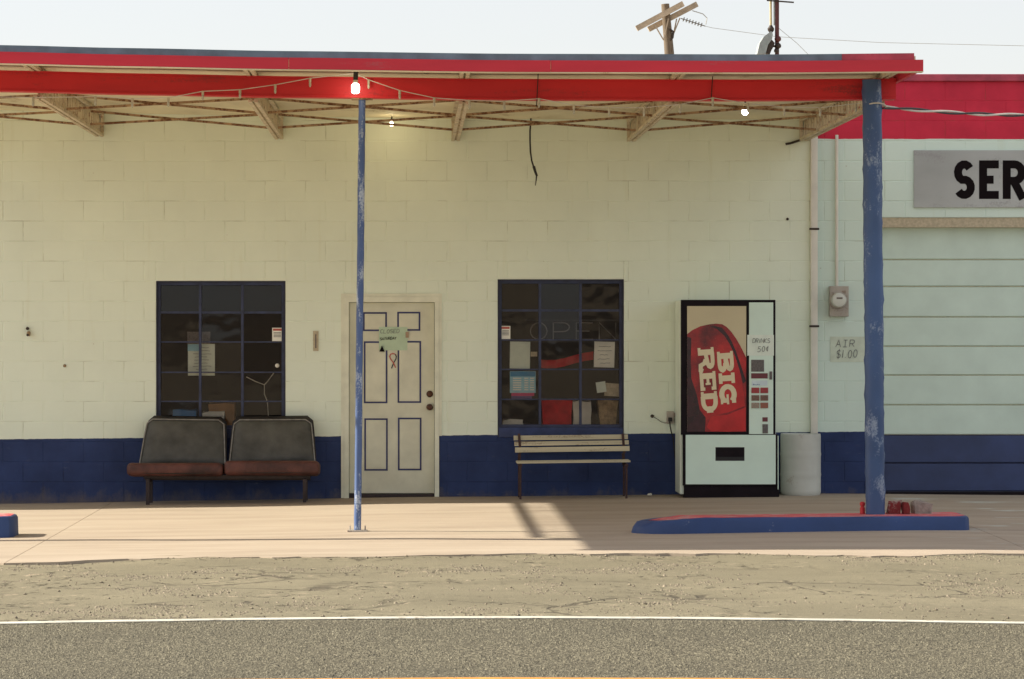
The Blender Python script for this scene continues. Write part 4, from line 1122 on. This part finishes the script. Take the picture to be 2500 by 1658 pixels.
# outlet box, plug and cord by the machine
ob = empty('power_outlet', P(1637, 1027), 'weathered outlet box with a black plug left of vending machine', 'outlet')
MB().box(PX(1627), PX(1645), -.045, .003, PZ(1034), PZ(1004), .006).build('box', 'galvanised', ob)
MB().box(PX(1645), PX(1652), -.03, .003, PZ(1018), PZ(1008)).build('conduit', 'galvanised', ob)
MB().box(PX(1630), PX(1640), -.075, -.044, PZ(1029), PZ(1019), .006).build('plug', 'cable_black', ob)
smooth_by_angle(MB().tube([P(1635, 1028, -.06), P(1636, 1040, -.06), P(1639, 1055, -.05), P(1643, 1068, -.04), P(1646, 1100, -.03), P(1652, 1150, -.02), P(1668, 1160, -.02)], .0065, 8).build('cord', 'cable_black', ob))
hk = empty('wall_hook', P(1592, 1018), 'rusty wall hook with a thin looped wire by the outlet', 'hook')
smooth_by_angle(MB().lathe(P(1592, 1016, 0), [(.018, .004), (.018, -.01), (.010, -.025), (.004, -.03)], 14, 'y').build('knob', 'iron_dark', hk))
MB().tube([P(1596, 1018, -.012), P(1606, 1024, -.012), P(1614, 1030, -.012), P(1624, 1033, -.012), P(1632, 1030, -.02)], .003, 6).build('wire', 'iron_dark', hk)
# small fittings left of the first window
t0 = empty('wall_tap', P(70, 826), 'small rusty pipe fitting on the wall left of the window', 'fitting')
MB().tube([P(70, 813, .004), P(70, 813, -.05), P(69, 820, -.055)], .020, 10).build('spout', 'brass_rust', t0)
MB().lathe(P(67, 802, -.02), [(.016, .022), (.016, -.014), (.008, -.02)], 10, 'y').build('valve', 'iron_dark', t0)
MB().lathe(P(68, 818, -.05), [(.013, .006), (.013, -.022), (.007, -.024)], 10, 'y').build('nozzle', 'iron_dark', t0)
k0 = MB().lathe(P(158, 893, 0), [(.016, .004), (.016, -.012), (.009, -.022), (.003, -.024)], 12, 'y').build('wall_bolt', 'brass_rust'); tag(smooth_by_angle(k0), 'tiny brown bolt on the wall near the left edge', 'bolt')
th = empty('thermometer', P(771, 857), 'narrow tan thermometer plate between the left window and door', 'thermometer')
MB().box(PX(764.5), PX(777.5), -.012, .003, PZ(857), PZ(808), .002).build('plate', 'tan_plate', th)
MB().box(PX(769.5), PX(772.5), -.0155, -.0118, PZ(850), PZ(816)).build('tube', 'meter_dark', th)
n0 = MB().lathe(P(1922.5, 535, 0), [(.014, .004), (.014, -.012), (.006, -.018)], 10, 'y').build('wall_bolt', 'iron_dark'); tag(n0, 'black bolt head on the wall left of the downspout', 'bolt')
# hanging cable under the canopy
hc = [(1296, 296), (1294, 320), (1294, 345), (1295, 370), (1298, 392), (1303, 408)]
hb = empty('hanging_cable', P(1296, 454, -.12), 'black cable end dangling from the canopy above right window', 'cable')
zt_ = 3.845
smooth_by_angle(MB().tube([(P(1296, 296, -.12)[0], -.12, zt_)]+[P(a, b, -.12) for a, b in hc], .0085, 8).build('cord', 'cable_black', hb))
smooth_by_angle(MB().tube([P(1303, 406, -.12), P(1307, 420, -.12), P(1311, 430, -.12)], .015, 8, r2=.011).build('joint', 'cable_black', hb))
smooth_by_angle(MB().tube([P(1310, 428, -.12), P(1309, 440, -.12), P(1307, 453, -.12)], .008, 8, r2=.004).build('tail', 'cable_black', hb))

# ================================================================== LIGHTS UNDER THE CANOPY
def lamp(px, py, y, r, top_z, label, big=False, mat='bulb_lit', watt=0):
    c = P(px, py, y)
    e = empty('bare_bulb', (c[0], c[1], c[2]-r), label, 'bulb', 'bare bulbs under the canopy')
    if big:
        b = MB().lathe((c[0], c[1], c[2]), [(r*.55, -r*1.25), (r*.95, -r), (r, -r*.2), (r, r*.6), (r*.75, r*1.1), (r*.5, r*1.3)], 18)
    else:
        b = MB().lathe((c[0], c[1], c[2]), [(r*.3, -r), (r*.75, -r*.7), (r, 0), (r*.85, r*.5), (r*.5, r), (r*.4, r*1.3)], 16)
    smooth_by_angle(b.build('globe', mat, e), 60)
    smooth_by_angle(MB().lathe((c[0], c[1], c[2]+r*1.25), [(r*.62, 0), (r*.62, r*.8), (r*.45, r*.9)], 14).build('socket', 'bulb_socket', e))
    MB().tube([(c[0], c[1], c[2]+r*2.1), (c[0]+.004, c[1], max(top_z, c[2]+r*2.4))], .008 if not big else .02, 8).build('stem', 'cable_black', e)
    if watt:
        l = bpy.data.lights.new('bulb_light', 'POINT'); l.energy = watt; l.color = (1, .78, .42); l.shadow_soft_size = r
        lo = bpy.data.objects.new('bulb_light', l); col.objects.link(lo); lo.parent = e; lo.location = (0, 0, -.03)
    return e
lamp(868, 216, YB-.20, .034, 3.866, 'large lit bulb hanging in front of red beam above thin post', True, 'bulb_glass_lit', .35)
lamp(956, 303, -.35, .022, 3.845, 'small lit bulb glowing near the wall above the door', False, 'bulb_lit', .3)
lamp(1819, 272, -2.6, .034, 3.85, 'lit bulb under the right half of the canopy', False, 'bulb_glass_lit', .35)
# string lights along the beam
SY = YB-.03
sb = [(81, 247), (233, 245), (323, 250), (411, 248), (495, 232), (586, 228), (672, 216), (757, 200), (868, 188), (900, 204), (976, 230), (1060, 248), (1146, 254), (1231, 256), (1316, 250), (1401, 266), (1487, 272), (1572, 272), (1660, 264), (1740, 248), (1826, 262), (1914, 270), (2002, 272), (2089, 262)]
ss = empty('string_lights', (0, SY, 3.6), 'string of small unlit bulbs sagging along the red beam', 'string lights')
MB().tube([P(-120, 235, SY)]+[P(a, b-9, SY) for a, b in sb]+[P(2118, 250, SY-.10)], .0035, 6).build('cord', 'cable_white', ss)
s_src = b_src = None
for a, b in sb:
    if (a, b) == (868, 188): continue
    c = Vector(P(a, b, SY))
    if s_src is None:
        s_src = MB().tube([(c.x, c.y, c.z+.035), (c.x, c.y, c.z)], .011, 8).build('socket', 'bulb_socket', ss)
        b_src = MB().lathe((c.x, c.y, c.z-.045), [(.003, 0), (.010, .012), (.011, .03), (.008, .046)], 8).build('bulb', 'bulb_clear', ss); c0_ = c
    else:
        copy_part(s_src, ss, c-c0_); copy_part(b_src, ss, c-c0_)
# wires
wy = PYB-.086
cb = empty('twisted_cable', P(2300, 272, -.08), 'twisted grey service cable strung across the red garage band', 'cable')
pA = Vector((px_post+.06, PYB-.03, PZ(262, PYB))); pB = Vector(P(2750, 268, -.05))
for ph, mt in ((0, 'cable_white'), (math.pi, 'cable_black')):
    pts = []
    for i in range(61):
        t_ = i/60; q = pA.lerp(pB, t_); a = t_*26+ph
        pts.append((q.x, q.y+.012*math.sin(a), q.z-.06*math.sin(math.pi*t_)+.010*math.cos(a)))
    MB().tube(pts, .009, 6).build('strand', mt, cb)
lp_ = [(px_post+(.088)*math.cos(R(a)), PYB+.088*math.sin(R(a)), PZ(262, PYB)+.03*math.sin(R((a-180)))) for a in range(170, 371, 20)]
MB().tube(lp_, .006, 6).build('tie_loop', 'cable_white', cb)
dw = empty('drop_wires', (P(1313, 250, YB-.02)), 'two thin black wires hanging over the red beam', 'wire')
for a, t, b in ((1313, 180, 260), (1739, 186, 246)):
    MB().tube([P(a+1, t, YB-.012), P(a-1, (t+b)/2, YB-.012), P(a-3, b, YB-.012)], .004, 6).build('wire', 'cable_black', dw)
sw = empty('soffit_wire', P(1000, 165, -5.9), 'thin dark wire clipped along the canopy soffit', 'wire')
pts = []
for i in range(41):
    x = -4.6+8.2*i/40; pts.append((x, -5.9+.25*math.sin(i*.9), 3.855+dzc(x)-.012-.012*math.sin(i*1.7)**2))
MB().tube(pts, .005, 6).build('wire', 'cable_black', sw)

# ================================================================== TWO-SEAT BENCH
SB = -.72
def z5(zx, zy, y): return (PX(280+zx*.3827, y), PZ(660+zy*.3827, y))
zfl = zg(-1.9, -.6)
bn = empty('seat_bench', (z5(690, 1490, SB)[0], -.45, zfl), 'black padded two-seat bench with worn red seat fronts', 'bench')
def pad(corners, y_bot, y_top, thick, name, mat, rnd, bulge=.02, parent=bn, sub=14):
    """soft slab: four xz corners (bl, br, tr, tl), leaning from y_bot to y_top"""
    n = sub; mb = MB(); bl, br_, tr, tl = corners
    def pt(u, v):
        # rounded top corners
        x = (bl[0]*(1-u)+br_[0]*u)*(1-v)+(tl[0]*(1-u)+tr[0]*u)*v; z = (bl[1]*(1-u)+br_[1]*u)*(1-v)+(tl[1]*(1-u)+tr[1]*u)*v
        wd = abs(br_[0]-bl[0]); ht = abs(tl[1]-bl[1])
        dx = min(u, 1-u)*wd
        if dx < rnd and v > .5:
            drop = rnd-math.sqrt(max(0, rnd*rnd-(rnd-dx)**2)); z -= drop*max(0, (v-.5)*2)**3
        return x, y_bot+(y_top-y_bot)*v, z
    k = n+1
    for side in (0, 1):
        for j in range(k):
            for i in range(k):
                u, v = i/n, j/n; x, y, z = pt(u, v)
                e_ = min(1, min(u, 1-u)*9)*min(1, min(v, 1-v)*9); e_ = 1-(1-e_)**2
                mb.v.append((x, y+(-thick*(.35+.65*e_)-bulge*math.sin(math.pi*u)*math.sin(math.pi*v) if side == 0 else 0), z))
    q = k*k
    for j in range(n):
        for i in range(n):
            a = j*k+i; mb.f.append((a, a+1, a+k+1, a+k)); mb.f.append((q+a, q+a+k, q+a+k+1, q+a+1))
    rim = [i for i in range(k)]+[j*k+n for j in range(1, k)]+[n*k+i for i in range(n-1, -1, -1)]+[j*k for j in range(n-1, 0, -1)]
    for a, b in zip(rim, rim[1:]+rim[:1]): mb.f.append((a, q+a, q+b, b))
    o = mb.build(name, mat, parent); smooth_by_angle(o, 60)
    edge_pts = [mb.v[i] for i in rim]
    return o, edge_pts, k
ybk0, ybk1 = -.34, -.16
for (bl, br2_, tr, tl), sh in ((((160, 1235), (705, 1235), (690, 958), (200, 952)), ((150, 1240), (715, 1240), (705, 938), (205, 930))), (((733, 1235), (1277, 1215), (1250, 955), (757, 957)), ((722, 1235), (1287, 1215), (1262, 930), (745, 936)))):
    o, ed, k = pad([z5(*p, ybk0) for p in (bl, br2_, tr, tl)], ybk0, ybk1, .045, 'backrest', 'seat_grey', .04)
    pts = [Vector(p)+Vector((0, -.012, 0)) for p in ed[k-1:]+ed[:1]]
    smooth_by_angle(MB().tube(pts, .0065, 6).build('piping', 'seat_piping', o))
    pad([z5(*p, ybk0) for p in sh], ybk0+.045, ybk1+.045, .035, 'back_shell', 'seat_shell', .05, 0)
for (a, b, c_, d_) in ((75, 690, 1228, 1312), (697, 1305, 1214, 1308)):
    x0, z1 = z5(a, c_, SB); x1, z0 = z5(b, d_, SB)
    bm = bmesh.new(); bmesh.ops.create_cube(bm, size=1)
    for v in bm.verts: v.co = ((x0+x1)/2+v.co.x*(x1-x0), (SB+-.28)/2+v.co.y*(.44), (z0+z1)/2+v.co.z*(z1-z0)-(.03 if v.co.y > 0 else 0))
    bmesh.ops.bevel(bm, geom=list(bm.edges), offset=.045, segments=4, profile=.5, affect='EDGES')
    q = MB().bm(bm).build('seat', 'seat_red', bn); smooth_by_angle(q, 60)
    MB().tube([(x0+.03, SB+.012, z0+.028), ((x0+x1)/2, SB+.004, z0+.024), (x1-.03, SB+.012, z0+.028)], .006, 6).build('piping', 'seat_piping' if False else 'seat_shell', q)
zr_ = z5(0, 1308, SB)[1]-.004
xl, xr = z5(207, 0, SB)[0], z5(1210, 0, SB)[0]
MB().box(xl-.05, xr+.05, -.58, -.54, zr_-.035, zr_).box(xl-.05, xr+.05, -.40, -.36, zr_-.06, zr_-.025).build('rail', 'dark_steel', bn)
for x in (xl, xr):
    for yy in (-.66, -.30): MB().box(x-.018, x+.018, yy, yy+.035, zg(x, yy)-.003, zr_-.036 if yy < -.5 else zr_-.061).build('leg', 'dark_steel', bn)
    MB().box(x-.016, x+.016, -.625, -.30, zr_-.070, zr_-.0362).build('bracket', 'dark_steel', bn)
    MB().bar((x, -.32, zr_-.05), (x, -.17, z5(0, 1000, ybk0)[1]), .03, .02).build('back_bracket', 'dark_steel', bn)

# ================================================================== SLATTED BENCH
def z7(zx, zy, y): return (PX(1180+zx*.3704, y), PZ(660+zy*.3704, y))
BY = -.62
be = empty('slatted_bench', (z7(590, 1500, BY)[0], -.4, zg(1.6, -.5)), 'low slatted wooden bench with iron legs under the right window', 'bench')
for (yl, yr, h_) in ((1090, 1082, 30), (1130, 1120, 27), (1168, 1158, 32)):
    yb_ = -.20-(yl-1090)*.0006
    (x0, za), (x1, zb_) = z7(200+(yl-1090)*.12, yl, yb_), z7(952+(yl-1090)*.14, yr, yb_)
    hh = h_*.3704/240
    pr = MB(); pr.add([(x0, yb_-.02, za-hh), (x1, yb_-.02, zb_-hh), (x1, yb_-.012, zb_), (x0, yb_-.012, za), (x0, yb_, za-hh), (x1, yb_, zb_-hh), (x1, yb_+.008, zb_), (x0, yb_+.008, za)], [(0, 1, 2, 3), (7, 6, 5, 4), (0, 4, 5, 1), (3, 2, 6, 7), (0, 3, 7, 4), (1, 5, 6, 2)])
    pr.build('back_slat', 'slat_wood', be)
(sx0_, sz), (sx1_, sz2) = z7(222, 1263, BY), z7(970, 1254, BY)
for i in range(5):
    y0 = BY+i*.078
    MB().add([(sx0_, y0, sz-.017), (sx1_, y0, sz2-.017), (sx1_, y0, sz2), (sx0_, y0, sz), (sx0_, y0+.065, sz-.017), (sx1_, y0+.065, sz2-.017), (sx1_, y0+.065, sz2-.004*i), (sx0_, y0+.065, sz-.004*i)], [(0, 1, 2, 3), (7, 6, 5, 4), (0, 4, 5, 1), (3, 2, 6, 7), (0, 3, 7, 4), (1, 5, 6, 2)]).build('seat_slat', 'slat_wood', be)
for zx, bx_ in ((237, 245), (920, 945)):
    x = z7(zx, 0, -.2)[0]; xb = z7(bx_, 0, BY)[0]; g0 = zg(xb, -.5)
    MB().tube([(xb, BY+.03, g0-.003), (xb, BY+.03, sz-.018)], .011, 8).build('leg', 'bench_iron', be)
    MB().tube([(xb, -.20, g0-.003), (xb, -.22, sz-.03)], .011, 8).build('leg', 'bench_iron', be)
    MB().bar((xb, BY+.01, sz-.036), (xb, -.20, sz-.036), .035, .022).build('seat_support', 'bench_iron', be)
    MB().bar((xb, -.205, sz-.04), (x, -.235, z7(0, 1205, -.2)[1]), .03, .014).build('back_support', 'bench_iron', be)
    MB().bar((x+.01, -.258, z7(0, 1205, -.2)[1]), (x-.004, -.2245, z7(0, 1076, -.2)[1]), .026, .008).build('back_strap', 'bench_iron', be)

# ================================================================== BEHIND THE WINDOWS
gy = .105
def zw(zx, zy, y=gy): return (PX(1180+zx*.3704, y), PZ(660+zy*.3704, y))
def zl(zx, zy, y=gy): return (PX(280+zx*.3827, y), PZ(660+zy*.3827, y))
def wpaper(name, f, a, c, b, d, mat, label, tilt=0, y=gy, lines=0, seed=1, ink='ink_grey', cat='paper'):
    x0, z1 = f(a, c); x1, z0 = f(b, d)
    e, cx, cz = paper(name, x0, x1, z0, z1, y, mat, label, tilt, cat, .0, seed)
    if lines:
        mb = MB(); rr = random.Random(seed)
        for i in range(lines):
            z = z1-(z1-z0)*(i+1.2)/(lines+1.2); ww = (x1-x0)*rr.uniform(.4, .7); xm_ = cx+rr.uniform(-.01, .01)
            mb.ribbon([(xm_-ww/2+ww*k/5, z+rr.uniform(-.003, .003)) for k in range(6)], .004, y-.003-.0003*i)
        mb.build('print', ink, e, fix=False)
    return e
# stickers on the outside of the glass
for f, a, c, b, d, lab in ((zw, 115, 367, 178, 453, 'small white warning sticker on the right window'), (zl, 1005, 367, 1070, 452, 'small white warning sticker on the left window')):
    x0, z1 = f(a, c, .07); x1, z0 = f(b, d, .07)
    e = empty('sticker', ((x0+x1)/2, .07, z0), lab, 'sticker')
    MB().box(x0, x1, .0665, .071, z0, z1).build('sheet', 'paper_white', e)
    MB().box(x0+.008, x1-.008, .0650, .0662, z1-.03, z1-.008).build('heading', 'ribbon_red', e)
    q = MB()
    for i in range(4): q.box(x0+.014, x1-.014, .0652, .0662, z1-.052-.014*i, z1-.046-.014*i)
    q.build('print', 'ink_grey', e)
wpaper('window_notice', zw, 175, 470, 308, 648, 'paper_mint', 'blank pale paper notice high in the right window', -1, seed=3)
wpaper('window_tag', zw, 312, 537, 355, 568, 'tan_plate', 'small tan tag beside the blank paper notice', 0, seed=4)
wpaper('window_notice', zw, 730, 470, 865, 640, 'paper_white', 'white paper notice with five typed lines in right window', -1.5, lines=5, seed=5)
pe = wpaper('price_poster', zw, 175, 665, 345, 808, 'paper_blue', 'blue price poster with a table in the right window', 0, seed=6, cat='poster')
x0, z1 = zw(178, 668); x1, z0 = zw(342, 700); MB().box(x0, x1, gy-.004, gy-.002, z0, z1).build('heading', 'poster_blue', pe)
q = MB()
for i in range(6):
    for j in range(3):
        a, c = 195+j*0+(0 if j == 0 else 75+ (j-1)*38), 708+i*15
        xa, za = zw(a, c); xb, zb_ = zw(a+(55 if j == 0 else 26), c+8); q.box(xa, xb, gy-.004, gy-.002, zb_, za)
q.build('table', 'paper_white', pe)
x0, z1 = zw(185, 803); x1, z0 = zw(335, 828); MB().box(x0, x1, gy-.001, gy+.003, z0, z1).build('pink_strip', 'poster_pink', pe)
x0, z1 = zw(185, 828); x1, z0 = zw(320, 850); MB().box(x0, x1, gy-.001, gy+.003, z0, z1).build('violet_strip', 'poster_violet', pe)
wpaper('window_card', zw, 745, 735, 808, 805, 'paper_mint', 'small tilted white card in the right window', 8, seed=7, y=gy+.004)
wpaper('hanging_card', zw, 800, 745, 898, 830, 'tan_plate', 'cream card hanging on a string in right window', -4, seed=8, y=gy+.012)
# neon sign
ne = empty('neon_sign', (zw(520, 460, .2)[0], .2, zw(520, 460, .2)[1]), 'unlit glass tube OPEN sign inside the right window', 'sign')
x, z = zw(310, 455, .2)
for i, ch in enumerate('OPEN'):
    for s_ in GL[ch]:
        pts = [(x+i*.235+p[0]*.17, .2+.004*k, z+p[1]*.17) for k, p in enumerate(s_)]
        MB().tube([(a, .2, c) for a, b, c in pts], .006, 6).build('tube', 'neon_glass', ne)
MB().box(x-.05, x+.95, .215, .225, z-.03, z-.018).box(x-.05, x+.95, .215, .225, z+.19, z+.202).build('rack', 'seat_shell', ne)
# counters under both windows and what lies on them
CTZ = PZ(1040, .3)
for nm_, r, lab in (('counter', winR, 'wooden counter inside the right window'), ('counter', winL, 'wooden counter inside the left window')):
    q = empty('counter', ((r[0]+r[1])/2, .7, .02), lab, 'counter')
    MB().box(r[0]-.2, r[1]+.2, .24, 1.1, CTZ-.04, CTZ).build('top', 'counter_wood', q)
    MB().box(r[0]-.15, r[1]+.15, .30, 1.05, .019, CTZ-.041).build('base', 'counter_wood', q)
def onc(name, f, a, b, top, y, dep, mat, label, cat, taper=1.0, seed=1):
    x0, z1 = f(a, top, y); x1, _ = f(b, top, y); cx = (x0+x1)/2; hw = (x1-x0)/2; rr = random.Random(seed)
    mb = MB(); n = 6; prof = []
    bm = bmesh.new(); bmesh.ops.create_cube(bm, size=1); bmesh.ops.subdivide_edges(bm, edges=bm.edges[:], cuts=2, use_grid_fill=True)
    for v in bm.verts:
        t_ = v.co.z+.5; k = taper+(1-taper)*t_
        v.co = (cx+v.co.x*2*hw*k+rr.uniform(-.006, .006), y+dep*(v.co.y+.5)*k+rr.uniform(-.006, .006), CTZ+(z1-CTZ)*t_+(rr.uniform(-.012, .012) if 0 < t_ else 0))
    o = mb.bm(bm).build(name, mat); smooth_by_angle(o, 30); return tag(o, label, cat)
onc('red_bag', zw, 385, 588, 862, .30, .25, 'cloth_red', 'red cloth bag on the counter in right window', 'bag', .9, 3)
onc('paper_roll', zw, 590, 712, 862, .28, .16, 'white_plastic', 'white bundle beside the red bag in right window', 'bundle', .95, 4)
onc('wicker_basket', zw, 752, 890, 862, .28, .2, 'basket_tan', 'tan tapered basket at the right of the counter', 'basket', .7, 5)
onc('paper_stack', zw, 130, 260, 985, .30, .2, 'white_plastic', 'low stack of papers at left of right window', 'papers', 1, 6)
onc('blue_box', zl, 370, 520, 890, .30, .2, 'box_blue', 'low blue box on the counter in the left window', 'box', 1, 7)
onc('brown_carton', zl, 600, 765, 850, .40, .25, 'clutter_brown', 'brown carton on the counter in the left window', 'carton', 1, 8)
onc('white_parcel', zl, 560, 700, 905, .28, .1, 'white_plastic', 'pale wrapped parcel before the carton in left window', 'parcel', 1, 9)
# red banner sagging inside
bnr = MB(); pts = [(370, 588), (420, 592), (480, 590), (540, 578), (600, 560), (660, 545), (725, 535)]
for i, (a, c) in enumerate(pts):
    x, z = zw(a, c, .5); bnr.v += [(x, .5+.02*(i % 2), z), (x, .5+.02*(i % 2), z-.085)]
for i in range(len(pts)-1): bnr.f.append((2*i, 2*i+1, 2*i+3, 2*i+2))
tag(bnr.build('red_banner', 'cloth_red', fix=False), 'red cloth banner sagging inside the right window', 'banner')
pp = wpaper('tall_poster', zl, 465, 470, 637, 672, 'paper_mint', 'tall pale poster behind the left window glass', 0, y=gy+.05, lines=9, seed=11, cat='poster')
x0, z1 = zl(463, 392, gy+.05); x1, z0 = zl(610, 470, gy+.05); MB().box(x0, x1, gy+.046, gy+.051, z0+.001, z1).build('picture', 'control_grey', pp)
x0, z1 = zl(466, 472, gy+.045); x1, z0 = zl(540, 515, gy+.045); MB().box(x0, x1, gy+.0445, gy+.047, z0, z1).build('blue_patch', 'paper_blue', pp)
c = zl(1037, 608, .068)
tag(MB().lathe((c[0], .072, c[1]), [(.020, 0), (.022, -.008), (.014, -.014), (.005, -.016)], 12, 'y').build('window_latch', 'white_plastic'), 'small round white fitting on the left window', 'fitting')
wf_ = empty('wire_rack', (zl(960, 830, .4)[0], .4, CTZ), 'bent wire rack standing in the left window', 'rack')
MB().tube([(zl(a, b, .4)[0], .4, zl(a, b, .4)[1]) for a, b in ((840, 680), (900, 710), (955, 730), (955, 790), (975, 840))]+[(zl(985, 0, .4)[0], .4, CTZ)], .005, 6).tube([(zl(a, b, .4)[0], .4, zl(a, b, .4)[1]) for a, b in ((1015, 655), (975, 710), (955, 730))], .005, 6).build('wire', 'white_plastic', wf_)

# ================================================================== POLES BEHIND THE BUILDING
UY = 45.0
ux = PX(1629, UY)
up_ = empty('utility_pole', (ux, UY, -.26), 'wooden utility pole with two tilted crossarms behind the roof', 'utility pole')
ub, ut = P(1634, 130, UY), P(1624, 10, UY)
smooth_by_angle(MB().tube([(PX(1640, UY), UY, -.5), ub, ut], .14, 14, r2=.10).build('pole', 'pole_wood', up_))
for k, (a, b, yy) in enumerate((((1554, 70), (1668, 9), UY-.17), ((1583, 72), (1702, 10), UY+.17))):
    MB().bar(P(*a, yy), P(*b, yy), .11, .135).build('crossarm', 'crossarm_wood', up_)
for a, b, yy in (((1598, 60), (1620, 98), UY-.19), ((1632, 45), (1620, 98), UY-.18), ((1652, 46), (1645, 80), UY+.2), ((1660, 44), (1640, 94), UY+.12)):
    MB().bar(P(*a, yy), P(*b, yy), .03, .03).build('brace', 'crossarm_wood', up_)
MB().tube([P(1636, 72, UY-.1), P(1644, 78, UY-.1), P(1642, 92, UY-.1), P(1636, 98, UY-.1)], .03, 8).build('bracket', 'iron_dark', up_)
i0, i1 = Vector(P(1662, 45, UY)), Vector(P(1722, 64, UY))
MB().tube([i0, i1], .012, 6).build('rod', 'insulator', up_)
for k in range(7):
    q = i0.lerp(i1, .12+.12*k); d_ = (i1-i0).normalized()
    MB().tube([q-d_*.012, q+d_*.012], .055, 10).build('insulator_disc', 'insulator', up_)
pw = empty('power_line', P(2000, 80, UY), 'thin power line running right from the wooden pole', 'power line')
pts = [i1, Vector(P(1738, 68, UY)), Vector(P(1900, 90, UY)), Vector(P(2150, 104, UY)), Vector(P(2500, 112, UY)), Vector(P(3000, 112, UY))]
MB().tube(pts, .006, 5).build('cable', 'wire', pw)
MB().tube([P(1690, 26, UY), P(1716, 34, UY), P(1726, 44, UY), P(1723, 60, UY)], .012, 5).build('jumper', 'wire', pw)
# light mast
LY = 14.0
lm = empty('light_mast', (PX(1896, LY), LY, -.26), 'twin pipe mast with a grey flood lamp behind the roof', 'mast')
smooth_by_angle(MB().tube([(PX(1897, LY), LY, -.5), P(1897, 130, LY), P(1897, -60, LY)], .032, 10).build('pipe', 'mast_red', lm))
smooth_by_angle(MB().tube([P(1891, 62, LY), P(1890, -60, LY)], .014, 8).build('pipe', 'lamp_grey', lm))
smooth_by_angle(MB().tube([P(1882, 62, LY), P(1881, -60, LY)], .018, 8).build('pipe', 'mast_pale', lm))
MB().bar(P(1872, 1, LY-.05), P(1938, 6, LY-.05), .025, .02).build('crossbar', 'iron_dark', lm)
smooth_by_angle(MB().lathe(P(1882, 70, LY), [(.02, -.06), (.045, -.03), (.05, 0), (.03, .03), (.02, .05)], 12).build('swivel', 'iron_dark', lm))
for px_, py_, s_ in ((1899, 95, .05), (1900, 112, .045), (1896, 124, .04)):
    MB().lathe(P(px_, py_, LY-.03), [(.01, -s_), (s_*.9, -s_*.5), (s_, 0), (s_*.8, s_*.6), (.01, s_)], 10).build('clamp', 'mast_red' if py_ < 110 else 'iron_dark', lm)
hd = [(1846, 134), (1852, 108), (1862, 92), (1880, 78), (1884, 86), (1882, 98), (1872, 112), (1866, 134)]
fl_ = MB().prism([(PX(a, LY), PZ(b, LY)) for a, b in hd], LY-.16, LY+.16).build('flood_lamp', 'lamp_grey', lm)
MB().prism([(PX(a, LY), PZ(b, LY)) for a, b in ((1867, 130), (1873, 112), (1883, 98), (1890, 106), (1888, 114), (1882, 124), (1878, 134))], LY-.08, LY+.08).build('ballast', 'iron_dark', lm)
MB().bar(P(1884, 112, LY), P(1898, 114, LY), .03, .03).build('arm', 'iron_dark', lm)
gw_ = empty('guy_wire', P(1960, 128, LY), 'thin guy wire slanting down from the mast', 'wire')
MB().tube([P(1900, 68, LY), P(1945, 105, LY), P(1985, 145, LY), P(2100, 260, LY)], .004, 5).build('cable', 'wire', gw_)
# small litter at the wall foot
lx = P(1583, 1206, -.05)
tag(MB().add([(lx[0]-.02, -.10, zg(lx[0], -.1)+.001), (lx[0]+.01, -.11, zg(lx[0], -.1)+.001), (lx[0]+.03, -.08, zg(lx[0], -.1)+.022), (lx[0]-.005, -.07, zg(lx[0], -.1)+.016)], [(0, 1, 2, 3)]).add([(lx[0]+.012, -.112, zg(lx[0], -.1)+.001), (lx[0]+.03, -.10, zg(lx[0], -.1)+.001), (lx[0]+.032, -.082, zg(lx[0], -.1)+.021)], [(0, 1, 2)]).build('paper_scrap', 'paper_white', fix=False), 'tiny white paper scrap at the wall by the machine', 'litter')
